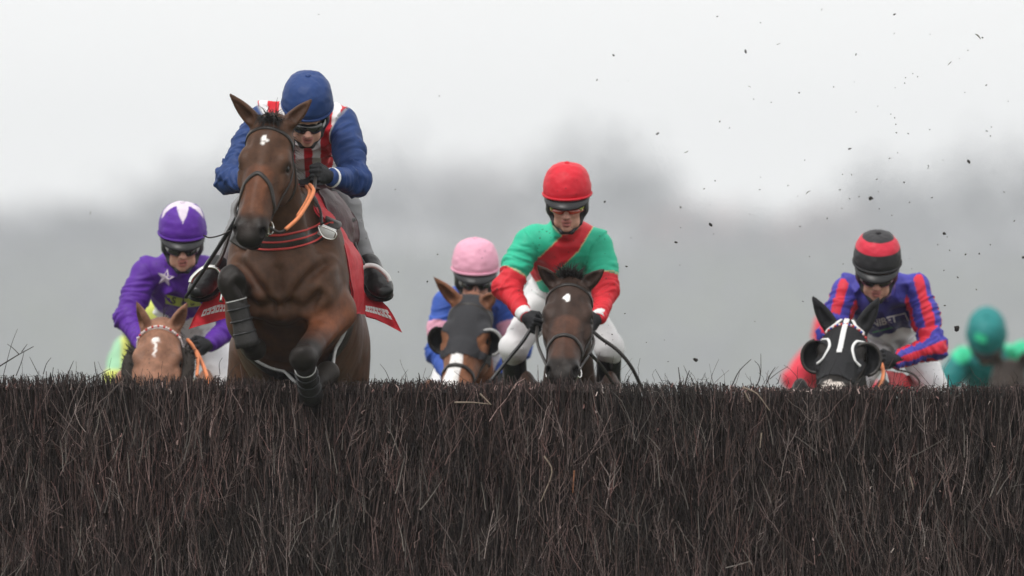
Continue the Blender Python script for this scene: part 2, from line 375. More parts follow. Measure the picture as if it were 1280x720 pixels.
# ------------------------------------------------------------------ horses
BLK = (0.014, 0.0115, 0.0105); HW = 1.11                     # HW: breadth of the skull
def head_solids(B, H, col, muz, ears, red=None, k=1.0):
    """H: first axis runs poll -> muzzle (u), second is the face's outward side (n), third is lateral (w)"""
    P = lambda u, w, n: H(u, n, w * HW)
    side = H.c; red = red or col
    st = [(0.0, -0.085, .078, .075), (.09, -.088, .096, .088), (.18, -.095, .102, .095), (.27, -.092, .088, .092), (.36, -.082, .080, .082), (.45, -.068, .074, .066), (.53, -.062, .070, .056)]
    B.tube([P(u, 0, n) for u, n, _, _ in st], [(a * (HW - .06 * sstep(.25, .5, u)), b) for u, _, a, b in st], side, 0.03, col, 1)
    B.tube([P(.26, 0, -.035), P(.36, 0, -.033), P(.47, 0, -.036)], [(.056, .034), (.052, .030), (.046, .026)], side, 0.02, red, 1)     # nasal bone
    E = lambda u, w, n, ru, rw, rn, k, c, op='+', kc=None: B.ell(P(u, w, n), (ru, rn, rw), H.m, k, c, 1, op, kc)
    E(.115, 0, -.045, .095, .066, .042, .04, col)                       # forehead
    for s in (-1, 1):
        E(.180, s * .086, -.050, .052, .024, .028, .035, col)             # brow over the eye
        E(.245, s * .090, -.080, .075, .020, .024, .02, col)            # cheek bone
        E(.23, s * .066, -.165, .12, .040, .095, .04, col)              # jowl
        E(.07, s * .066, -.09, .06, .03, .05, .03, col)                 # temple
        E(.213, s * .117, -.066, .025, .019, .019, .010, (col[0] * .4, col[1] * .4, col[2] * .4), '-', .012)
        E(.535, s * .047, -.042, .050, .029, .036, .022, muz)           # nostril wing
        E(.558, s * .058, -.030, .027, .014, .020, .008, (0.006, 0.005, 0.005), '-', .006)
        E(.33, s * .066, -.10, .08, .016, .018, .02, col)              # facial crest
    B.cone(P(.27, 0, -.205), P(.50, 0, -.125), .050, .034, .04, col, 1)
    E(.585, 0, -.064, .036, .056, .046, .03, muz); E(.575, 0, -.122, .030, .042, .028, .018, muz)
    E(.603, 0, -.098, .02, .05, .004, .006, (0.004, 0.003, 0.003), '-', .006)
    for s, tip in zip((-1, 1), ears):
        b = P(.005, s * .058, -.055); tip = A3(tip); ax = tip - b; L = np.linalg.norm(ax); ax = ax / L
        fv = norm(H.b * .8 + H.c * s * .45); fd = norm(fv - ax * float(fv @ ax)); sd = np.cross(ax, fd)
        pts = [b - ax * .02, b + ax * L * .3 , b + ax * L * .62 + sd * 0.0, tip]
        B.tube(pts, [(.032, .032), (.038, .032), (.029, .024), (.003, .003)], sd, 0.02, col, 2, n=4)
        for q, rr in ((.34, .026), (.5, .024), (.66, .018)):
            B.ell(b + ax * L * q + fd * .034, (rr, L * .17, .028), np.stack([sd, ax, fd], 1), 0.008, (col[0] * .55, col[1] * .5, col[2] * .5), 2, '-', .012)

def horse(name, label, poll, muzzle, face, ears, B0, fwd, col, muz=BLK, red=None, legs=None, fine=0.0065, coarse=0.02, paint=None, group='horses in the race', lead=False, withers=0.0, tail=True, roll=0.0, mane=True, whole_fine=None):
    poll, muzzle = A3(poll), A3(muzzle)
    H = Frame(poll, muzzle - poll, face); K = Frame(B0, fwd, (math.sin(roll), 0, 1))   # K: forward, up, lateral
    if H.c[0] < 0: H.c = -H.c; H.m = np.stack([H.a, H.b, H.c], 1)
    if K.c[0] < 0: K.c = -K.c; K.m = np.stack([K.a, K.b, K.c], 1)
    G = lambda f, r, b: K(f, b, r)
    dk = tuple(c * .7 for c in col); B = Body()
    # trunk
    st = [(.36, -.01, .17, .20), (.2, .03, .255, .255), (-.08, -.02, .300, .345), (-.42, -.05, .30, .35), (-.78, .01, .27, .30), (-1.08, .04, .17, .20)]
    B.tube([G(f, 0, b) for f, b, _, _ in st], [(a, c) for _, _, a, c in st], K.c, .05, col, 3)
    B.cone(G(.12, 0, .30), G(-.3, 0, .285), .055, .05, .09, col, 3)
    if withers: B.ell(G(.02, .015, .30 + withers * .3), (.36, .12 + withers, .17), K.m, .08, col, 3)
    for s in (-1, 1):
        B.ell(G(.20, s * .205, .05), (.15, .28, .075), K.m, .06, col, 3)
        B.ell(G(.33, s * .175, -.03), (.10, .16, .085), K.m, .03, col, 3)
        B.ell(G(.365, s * .072, -.045), (.085, .150, .076), Frame((0, 0, 0), K.a, K.b - K.c * s * .35).m, .012, col, 3)
        B.cone(G(.24, s * .12, .20), G(.40, s * .13, -.04), .05, .05, .02, col, 3)
        B.ell(G(-.86, s * .15, -.04), (.27, .30, .125), K.m, .08, col, 3)
    # neck
    n0, n3 = H(.055, -.10, 0), G(.16, 0, .02); ndir = n3 - n0
    B.tube([n0, n0 + ndir * .33 + K.b * .035, n0 + ndir * .66 + K.b * .02, n3], [(.068, .105), (.082, .135), (.115, .19), (.175, .27)], K.c, .06, col, 4)
    for s in (-1, 1): B.cone(n0 + ndir * .2 + K.c * s * .045, G(.36, s * .10, -.02), .045, .07, .05, col, 4)
    head_solids(B, H, col, muz, ears, red)
    # legs: each a chain elbow/stifle, knee/hock, fetlock, hoof point
    hooves = []
    for s, ch in zip((-1, 1, -1, 1), legs):
        hind = len(ch) == 5; ch = [A3(c) for c in ch]
        if not hind:
            e, kn, ft, hf = ch; B.cone(G(.16, s * .17, -.15), e, .105, .085, .06, col, 5)
            B.cone(e, kn, .076, .048, .06, red or col, 5, kc=.08); m = e * .66 + kn * .34; ln = kn - e
            B.cone(e + K.c * s * .03, e + ln * .62 + K.c * s * .022, .052, .034, .02, red or col, 5, kc=.08); B.cone(e - K.c * s * .03 + K.a * .02, e + ln * .6 - K.c * s * .02, .046, .034, .02, red or col, 5, kc=.08)
            kf = Frame(kn, ft - kn, K.a + 1e-3); B.ell(kn, (.084, .052, .064), kf.m, .02, BLK, 5, kc=.05)
            for q in (-1, 1): B.ell(kf(-.025, .022, q * .03), (.034, .026, .026), kf.m, .012, BLK, 5); B.ell(kf(.035, .016, q * .026), (.026, .024, .022), kf.m, .012, BLK, 5); B.cone(kn, kn + (e - kn) * .28, .052, .05, .02, BLK, 5, kc=.07); B.cone(kn, ft, .040, .034, .025, BLK, 5); r0 = .034
        else:
            hp, sf, hk, ft, hf = ch; B.cone(hp, sf, .17, .14, .08, col, 5); B.cone(sf, hk, .12, .05, .06, col, 5, kc=.1)
            B.ell(hk, (.052,) * 3, None, .03, dk, 5); B.cone(hk, ft, .042, .037, .03, BLK, 5)
        B.ell(ft, (.043,) * 3, None, .025, BLK, 5); pm = ft * .45 + hf * .55; B.cone(ft, pm, .036, .034, .02, BLK, 5)
        B.cone(pm, hf, .042, .056, .012, (0.03, .025, .022), 6)
    knees = [A3(c[1]) for c in legs if len(c) == 4]
    lo, hi = B.bounds(); hp = np.stack([H(0, 0, 0), H(.6, 0, 0), H(.2, -.3, .1), H(.2, -.3, -.1), A3(ears[0]), A3(ears[1])]); hl, hh = hp.min(0) - .09, hp.max(0) + .09
    if whole_fine: z0 = whole_fine; ax = [axis(lo[0], hi[0], [(-99, 99, fine)], coarse), axis(lo[1], hi[1], [(-9, hh[1] + .7, fine)], coarse), axis(lo[2], hi[2], [(z0, 9, fine)], coarse)]
    else: ax = [axis(lo[i], hi[i], [(hl[i], hh[i], fine)], coarse) for i in range(3)]
    V, F = B.skin(ax); C, tag = B.paint(V); L = H.loc(V); u, n, w = L[:, 0], L[:, 1], L[:, 2]
    head = (u > np.where(tag == 2, -.3, -.06)) & (u < .68) & (n > -.3) & (np.abs(w) < np.where(tag == 2, .3, .2)) & (tag < 3)
    for kn_ in knees:
        m = ((tag == 5) * (1 - sstep(.075, .15, np.linalg.norm(V - kn_, axis=1))))[:, None]; C = C * (1 - m) + np.array(BLK) * 1.3 * m
    if paint is not None: C = paint(V, C, u, n, w, head)
    N = vnormals(V, F)
    # veins and slight muscle relief on the body
    q = vnoise(V * np.array((9, 9, 5))) * .0035 + vnoise(V * 24) * .0012; V = V + N * (q * (~head))[:, None]
    # grooves between the breast and shoulder muscles, lying on the surface
    bl = K.loc(V); fr_, ub, lt = bl[:, 0], bl[:, 1], bl[:, 2]; facing = np.clip((N @ K.a) * 2.2, 0, 1) * (fr_ > .12) * (tag >= 3)
    def groove(pts, amp, wd, mask):
        dd = np.full(len(V), 9.0)
        for (a0, a1), (b0, b1) in zip(pts[:-1], pts[1:]):
            t = np.clip(((lt - a0) * (b0 - a0) + (ub - a1) * (b1 - a1)) / ((b0 - a0) ** 2 + (b1 - a1) ** 2), 0, 1); dd = np.minimum(dd, np.hypot(lt - a0 - t * (b0 - a0), ub - a1 - t * (b1 - a1)))
        return -amp * np.exp(-(dd / wd) ** 2) * mask + amp * .35 * np.exp(-((dd - wd * 2.2) / wd) ** 2) * mask
    dsp = groove([(0, .0), (.004, -.08), (0, -.15)], .016, .018, facing)
    for s in (-1, 1): dsp += groove([(s * .205, .07), (s * .15, .0), (s * .095, -.08), (s * .035, -.155)], .022, .020, facing) + groove([(s * .03, -.155), (s * .11, -.15), (s * .175, -.095)], .020, .019, facing)
    V = V + N * dsp[:, None]
    # hollows and ridges of the face: (u, w, spread u, spread w, height)
    for u0, w0, su, sw, am in ((.115, .082, .03, .02, -.008), (.185, .112, .018, .02, .004), (.30, .098, .06, .016, -.006), (.40, .062, .07, .014, -.006), (.36, .0, .10, .018, .003), (.525, .0, .03, .016, -.006), (.20, .045, .06, .02, -.003), (.47, .058, .03, .02, .004)):
        V = V + N * (head * (n > -.13) * am * np.exp(-((u - u0) / su) ** 2 - ((np.abs(w) - w0) / sw) ** 2))[:, None]
    # raised veins down the face
    if True:
        for s in (-1, 1):
            dd = np.minimum(np.hypot((u - .30) - (w * s - .075) * -1.4, 0) / 1.72, 9); m = head & (w * s > .04) & (u > .24) & (u < .42); V = V + N * (m * np.exp(-(dd / .006) ** 2) * .0022)[:, None]
    base = (float(B0[0]), float(B0[1]), gz(float(B0[0]), float(B0[1])))
    root = empty(name, base, label, 'horse', group)
    body = link_mesh('body', V, F, M['coat'], root, C)
    fm = head[F].all(1); fh = F[fm]; bv = bvh_of(V, fh)
    for s in (-1, 1):
        ball('eye', H(.213, -.066, s * .1095), (.021, .017, .012), M['eye'], root, 12, H.m)
    if mane:
        r0 = [H(-.015, -.07 - .0, 0), n0 + ndir * .25 + norm(K.b) * .15, n0 + ndir * .6 + K.b * .2, G(.1, 0, .35)]
        tuft('mane', catmull(r0, 6), [(0.35, .2, .35)] * 19, .13, .004, 420, M['hair'], root, 1.3, .3, 3)
    if tail:
        tuft('tail', [G(-1.2, 0, .18), G(-1.24, 0, .12)], [(0, 1, .1)] * 2, .75, .006, 120, M['hair'], root, 1.0, .12, 5)
    return dict(root=root, H=H, K=K, G=G, V=V, F=F, bv=bv, N=N, head=head, full=None, u=u, n=n, w=w, tag=tag)
def fullbvh(h):
    if h['full'] is None: h['full'] = bvh_of(h['V'], h['F'][(h['tag'][h['F']] > 2).all(1)])
    return h['full']

def star_paint(u0, w0, size, col=(.8, .78, .76), seed=0.0):
    def f(V, C, u, n, w, head):
        d = np.sqrt(((u - u0) / 1.25) ** 2 + (w - w0) ** 2) + vnoise(np.stack([u * 55 + seed, w * 55, n * 0 + seed], 1)) * size * .55
        m = (head & (n > -.07))[:, None] * (1 - sstep(size * .7, size * 1.1, d))[:, None]
        return C * (1 - m) + np.array(col) * m
    return f
def dark_eyes(V, C, u, n, w, head, amt=.6):
    d = np.sqrt((u - .213) ** 2 + (np.abs(w) - .118) ** 2 + (n + .064) ** 2); m = (head * (1 - sstep(.02, .055, d)) * amt)[:, None]
    return C * (1 - m) + np.array(BLK) * m

def bridle(h, browband=None, noseband=True, rein_to=(), nb=(.30, .41), bw=.018, rein_mat='leather', cheek=True, beads=None):
    H, bv, root = h['H'], h['bv'], h['root']; P = lambda u, w, n: H(u, n, w)
    mt = M['leather']
    b = strap('browband', [P(.10, -.12, -.10), P(.055, -.085, -.03), P(.035, 0, .02), P(.055, .085, -.03), P(.10, .12, -.10)], bv, bw, .004, M[browband] if browband else mt, root)
    if beads:
        for i, t in enumerate(np.linspace(-1, 1, 21)):
            p, nn, _, _ = bv.find_nearest(Vector(P(.037 + .035 * t * t, .088 * t, .0 - .05 * t * t))); ball('bead', np.array(p) + np.array(nn) * .009, .0065, M[beads[i % len(beads)]], b, 8)
    if cheek:
        for s in (-1, 1): strap('cheek_strap', [P(.05, s * .10, -.12), P(.2, s * .12, -.14), P(.36, s * .09, -.12), P(.475, s * .07, -.10)], bv, .015, .004, mt, root)
        for s in (-1, 1): strap('throat_strap', [P(.03, s * .10, -.12), P(.14, s * .12, -.2), P(.22, s * .1, -.26), P(.25, s * .02, -.30)], bv, .014, .004, mt, root)
    if noseband:
        a, c = nb; strap('noseband', [P(c + .05, -.07, -.13), P(c, -.075, -.07), P((a + c) / 2 - .01, -.065, -.02), P(a, 0, .02), P((a + c) / 2 - .01, .065, -.02), P(c, .075, -.07), P(c + .05, .07, -.13)], bv, .02, .005, mt, root)
    bits = []
    for s in (-1, 1):
        c = P(.50, s * .070, -.095); ring('bit_ring', c, .032, .0045, H.c * 1.0 + H.b * .5 * s, M['steel'], root); bits.append(c)
        rope('bit_cheek', [P(.485, s * .062, -.07), P(.515, s * .07, -.1), P(.53, s * .06, -.13)], .006, M['steel'], root)
    return bits

GAL = {}
def gallop_legs(B0, fwd, ph):
    """leg chains of a horse galloping at the ground plane; ph picks the phase"""
    K = Frame(B0, fwd, (0, 0, 1))
    if K.c[0] < 0: K.c = -K.c
    g = gz(B0[0], B0[1]); top = float(B0[2]) - g
    def G(f, r, z): p = K.o + K.a * f * 1.0 + K.c * r; p = p.copy(); p[2] = g + z; return p
    e = top - .34
    P_ = [[(.18, e), (.42, e - .26), (.46, e - .58), (.40, e - .70)], [(.14, e), (.22, e - .40), (.12, .16), (.17, .03)]]
    if ph % 2: P_ = P_[::-1]
    out = [[G(f, s * .16, z) for f, z in c] for s, c in zip((-1, 1), P_)]
    Q_ = [[(-.86, top - .06), (-.72, top - .36), (-1.02, .52), (-.92, .18), (-.86, .03)], [(-.86, top - .06), (-.66, top - .38), (-.92, .60), (-.74, .28), (-.62, .17)]]
    if ph > 1: Q_ = Q_[::-1]
    return out + [[G(f, s * .15, z) for f, z in c] for s, c in zip((-1, 1), Q_)]

def onbody(bv, px, py, y=.3):
    d = (at(px, py, 5) - CAM).normalized(); hit = bv.ray_cast(CAM + d * 38, d)
    return hit[0] if hit[0] is not None else bv.find_nearest(at(px, py, y))[0]
def hood(h, mask, material, off=.005, name='hood'):
    """cloth hood lying on the head"""
    F = h['F'][mask[h['F']].all(1)]; ids, inv = np.unique(F, return_inverse=True); V = h['V'][ids] + h['N'][ids] * off
    return link_mesh(name, V, inv.reshape(-1, 4), material, h['root'])
def eye_cup(h, s, material, rim, r=.062, parent=None, half=True, out=.03, back=.03):
    """half-round blinker cup standing behind the eye, open to the front"""
    H = h['H']; c = H(.213 - .0, -.072, s * (.118 + out)); fr = norm(H.a * .78 + H.b * .62 + H.c * s * .12); lat = norm(H.c * s - fr * float(H.c @ fr) * s); up = np.cross(fr, lat)
    V = []; F = []; n, m = 26, 8
    for lay, rr in ((0, r), (1, r - .006)):
        for i in range(m + 1):
            e = math.pi / 2 * i / m
            for j in range(n):
                a = 2 * math.pi * j / n; V.append(c - fr * math.sin(e) * rr * .8 + (lat * math.cos(a) * .95 + up * math.sin(a) * 1.08) * math.cos(e) * rr)
    o = (m + 1) * n
    for i in range(m):
        for j in range(n):
            q = (i * n + j, i * n + (j + 1) % n, (i + 1) * n + (j + 1) % n, (i + 1) * n + j); F.append(q); F.append(tuple(o + k for k in q[::-1]))
    for j in range(n): F.append((j, o + j, o + (j + 1) % n, (j + 1) % n))
    k = link_mesh('eye_cup', V, F, material, parent or h['root'])
    arc = np.linspace(math.pi * .5, math.pi * 1.5, 15) if half else np.linspace(-math.pi * .45, math.pi * .75, 15)
    sweep('piping', [c + fr * .003 + (lat * math.cos(a) * .95 + up * math.sin(a) * 1.08) * r for a in arc], flat(.016, .004), rim, k, 1, hint=tuple(fr), spline=False)
# ------------------------------------------------------------------ riders
SKIN = (0.58, 0.33, 0.25)
def hand(root, wrist, fwd, across, inward, name='glove', material='glove', s=1.0):
    """a gloved fist: palm, four unequal curled fingers, thumb over the index"""
    B = Body(); w = A3(wrist); K = Frame(w, fwd, across); ins = norm(A3(inward) - K.a * float(A3(inward) @ K.a) - K.b * float(A3(inward) @ K.b))
    P = lambda f, a, i: K.o + (K.a * f + K.b * a + ins * i) * s
    B.cone(P(-.035, 0, 0), P(.02, 0, .0), .031 * s, .030 * s, .02, tag=1)
    B.ell(P(.05, 0, .004), (.048 * s, .042 * s, .020 * s), np.stack([K.a, K.b, ins], 1), .015)
    for j, (a, L) in enumerate(((.032, .92), (.011, 1.0), (-.011, .95), (-.031, .78))):
        k0, k1 = P(.082 + .006 * (j == 1), a, -.002), P(.098, a * 1.05, .022 + .012 * L); k2 = P(.072, a * 1.0, .036 + .012 * L); k3 = P(.050, a * .95, .026 + .006 * L)
        B.cone(k0, k1, .0115 * s, .0105 * s, .005); B.cone(k1, k2, .0105 * s, .0095 * s, .004); B.cone(k2, k3, .0095 * s, .0085 * s, .004)
    B.cone(P(.022, .034, .008), P(.055, .052, .022), .014 * s, .012 * s, .01); B.cone(P(.055, .052, .022), P(.082, .044, .036), .0115 * s, .0095 * s, .004)
    lo, hi = B.bounds(); V, F = B.skin([np.arange(lo[i], hi[i], .0042) for i in range(3)], 1)
    link_mesh(name, V, F, M[material], root); return P(.07, 0, .03)

def boot(root, knee, ankle, toe, material='boot', top=.30, sc=1.0):
    B = Body(); k, a, t = A3(knee), A3(ankle), A3(toe); st = k + (a - k) * top
    if top < .55: B.cone(st, k + (a - k) * .55, .061, .060, .02); B.cone(k + (a - k) * .5, a, .058, .043, .03)
    else: B.cone(k + (a - k) * .93, a, .047, .046, .02)
    d = norm(t - a); dn = norm(a - k); dn = norm(dn - d * float(dn @ d) * .6); heel = a + dn * .05 - d * .035; sd = norm(np.cross(d, dn))
    B.ell(heel, (.040 * sc,) * 3, None, .02); ax_ = t - heel; up_ = -dn
    B.tube([heel, heel + ax_ * .4 + up_ * .012, heel + ax_ * .75 + up_ * .004, t], [(.038 * sc, .040 * sc), (.043 * sc, .044 * sc), (.052 * sc, .038 * sc), (.038 * sc, .026 * sc)], sd, .02); B.cone(a, heel + ax_ * .55 + up_ * .02, .044 * sc, .036 * sc, .03)
    lo, hi = B.bounds(); V, F = B.skin([np.arange(lo[i], hi[i], .007) for i in range(3)], 2)
    bo = link_mesh('boot', V, F, M[material], root)
    vn = norm(np.cross(ax_, sd)); vn = vn if float(vn @ dn) > 0 else -vn; ou = []
    for q in np.linspace(0, 2 * math.pi, 28, endpoint=False):
        f = .5 - .5 * math.cos(q); wd = .052 * sc * math.sin(q) * (.78 + .35 * f); ou.append(heel - norm(ax_) * .035 + (ax_ + norm(ax_) * .055) * f + sd * wd + vn * (.036 - .012 * f) * sc)
    V = [o + vn * z for z in (0, .016) for o in ou]; n = 28; F = [tuple(range(n))[::-1], tuple(range(n, 2 * n))] + [(j, (j + 1) % n, n + (j + 1) % n, n + j) for j in range(n)]
    link_mesh('sole', V, F, M['black'], bo, smooth=False); return bo

def helmet(root, Hd, cover, peak=True, tassel=True, bump=.002, gog='black', tilt=0.0, dome=.148):
    """Hd: x lateral (image right), y forward, z up"""
    V = []; F = []; C = []; nA, nE = 128, 46; rx, ry, rz = .120, .146, dome
    for i in range(nE + 1):
        e = math.pi / 2 * i / nE
        for j in range(nA):
            a = 2 * math.pi * j / nA; ca = max(math.cos(e), 0) ** .66; z = math.sin(e) ** .9
            seam = .0016 * (1 - abs(math.cos(a * 3)) ** .3) * math.cos(e)
            r = 1 - seam * 4 - (.035 * (1 - sstep(0, .16, z)))
            x, y = rx * ca * math.sin(a) * r, ry * ca * math.cos(a) * r - .012
            zz = .053 + rz * z * r - .012 * math.cos(a) * (1 - z)
            V.append((x, y, zz)); C.append(cover(a, z, x, y))
    for i in range(nE):
        for j in range(nA): F.append((i * nA + j, i * nA + (j + 1) % nA, (i + 1) * nA + (j + 1) % nA, (i + 1) * nA + j))
    V = np.array(V, dtype=np.float32); wr = vnoise(V * np.array((30, 30, 45)) + Hd.o * 7) * bump + vnoise(V * 75 + 3) * bump * .4
    V = V * (1 + wr / .12)[:, None]
    W = Hd.o + V @ Hd.m.T; ho = link_mesh('helmet', W, np.array(F), M['helmet'], root, np.array(C))
    rim = [Hd(rx * .985 * math.sin(a), ry * .985 * math.cos(a) - .012, .051 - .012 * math.cos(a)) for a in np.linspace(0, 2 * math.pi, 48, endpoint=False)]
    o = sweep('helmet_rim', rim, circ(.0065, 6), M['helmet'], ho, 1, True, spline=False)
    me = o.data; at_ = me.attributes.new('Col', 'FLOAT_COLOR', 'POINT'); cc = np.ones((len(me.vertices), 4), dtype=np.float32); cc[:, :3] = np.repeat([np.array(cover(a, 0, 0, 0)) * .9 for a in np.linspace(0, 2 * math.pi, 48, endpoint=False)], 6, 0); at_.data.foreach_set('color', cc.ravel())
    if tassel:
        b = ball('button', Hd(0, -.012, .053 + dome), (.014, .014, .009), M['helmet'], ho, 10, Hd.m); me = b.data; at_ = me.attributes.new('Col', 'FLOAT_COLOR', 'POINT'); cc = np.ones((len(me.vertices), 4), dtype=np.float32); cc[:, :3] = cover(0, .99, 0, 0); at_.data.foreach_set('color', cc.ravel())
    if peak:
        V = []; F = []; n = 22
        for i in range(n + 1):
            a = R(-74) + R(148) * i / n; t = math.cos(a / R(74) * math.pi / 2) ** .6
            ix, iy, iz = rx * .97 * math.sin(a), ry * .97 * math.cos(a) - .012, .048 - .012 * math.cos(a)
            for q in range(5):
                f = q / 4; V.append(Hd(ix * (1 + .02 * f * t), iy + .034 * t * f, iz - (.022 * f * f + .010 * f) * t - .006))
            for q in range(4, -1, -1):
                f = q / 4; V.append(Hd(ix * (1 + .02 * f * t), iy + .034 * t * f - .002, iz - (.022 * f * f + .010 * f) * t - .013))
        for i in range(n):
            for j in range(10): F.append((i * 10 + j, i * 10 + (j + 1) % 10, (i + 1) * 10 + (j + 1) % 10, (i + 1) * 10 + j))
        F.append(tuple(range(10))[::-1]); F.append(tuple(n * 10 + j for j in range(10)))
        link_mesh('peak', V, F, M['black'], ho)
    # harness: padded sides, strap under the chin
    B = Body()
    for s in (-1, 1):
        B.ell(Hd(s * .084, -.015, .01), (.022, .07, .060), Hd.m, .02); B.cone(Hd(s * .080, -.005, -.03), Hd(s * .062, .030, -.088), .020, .012, .02)
        B.cone(Hd(s * .062, .030, -.088), Hd(s * .024, .062, -.130), .012, .010, .01)
    B.cone(Hd(-.024, .062, -.130), Hd(.024, .062, -.130), .010, .010, .01); B.ell(Hd(0, -.075, -.01), (.085, .06, .06), Hd.m, .03)
    lo, hi = B.bounds(); V, F = B.skin([np.arange(lo[i], hi[i], .0055) for i in range(3)], 1); link_mesh('harness', V, F, M['black'], ho)
    return ho

def goggles(root, Hd, style='black'):
    V = []; F = []; n = 30
    for i in range(n + 1):
        a = R(-72) + R(144) * i / n; x0, y0 = math.sin(a), math.cos(a); c = abs(a) / R(72)
        up, dn = .006 - .010 * c ** 3, -.050 + .020 * math.exp(-(a / .22) ** 2) + .016 * c ** 2.5
        if style == 'sport': up, dn = -.006 - .004 * c, -.040 + .018 * math.exp(-(a / .2) ** 2) + .01 * c * c
        for q in range(7):
            f = q / 6; z = dn + (up - dn) * f; bul = .014 * (1 - (2 * f - 1) ** 4)
            V.append(Hd((.074 + bul) * x0, .012 + (.094 + bul) * y0, z))
        V.append(Hd(.068 * x0, .012 + .086 * y0, up)); V.append(Hd(.068 * x0, .012 + .086 * y0, dn))
    for i in range(n):
        for j in range(9): F.append((i * 9 + j, (i + 1) * 9 + j, (i + 1) * 9 + (j + 1) % 9, i * 9 + (j + 1) % 9))
    F.append(tuple(range(9))); F.append(tuple(n * 9 + j for j in range(9))[::-1])
    g = link_mesh('goggles', V, F, M['goggle'] if style != 'sport' else M['lens_red'], root)
    for s in (-1, 1):
        sweep('strap_tab', [Hd(s * (.088) * math.sin(R(q)), .012 + .108 * math.cos(R(q)), -.016 + .001 * (q - 55)) for q in (52, 62, 72, 84)], flat(.020 if style != 'sport' else .008, .003), M['tab'] if style != 'sport' else M['lime'], g, 3, hint=tuple(Hd.d(s, .4, 0)))
    if style == 'sport':
        sweep('frame', [Hd(.086 * math.sin(R(q)), .012 + .107 * math.cos(R(q)), -.006 - .004 * abs(q) / 72) for q in (-74, -50, -25, 0, 25, 50, 74)], circ(.0035, 6), M['lime'], g, 4)
    return g
M['lens_red'] = mat('mirror_lens_red', (0.55, 0.05, 0.02), 0.1, False, 0.5, 30, spec=0.8, coat=1.0)
M['tab'] = mat('pale_strap_tab', (0.45, 0.45, 0.45), 0.4, False, 0.2, 60)

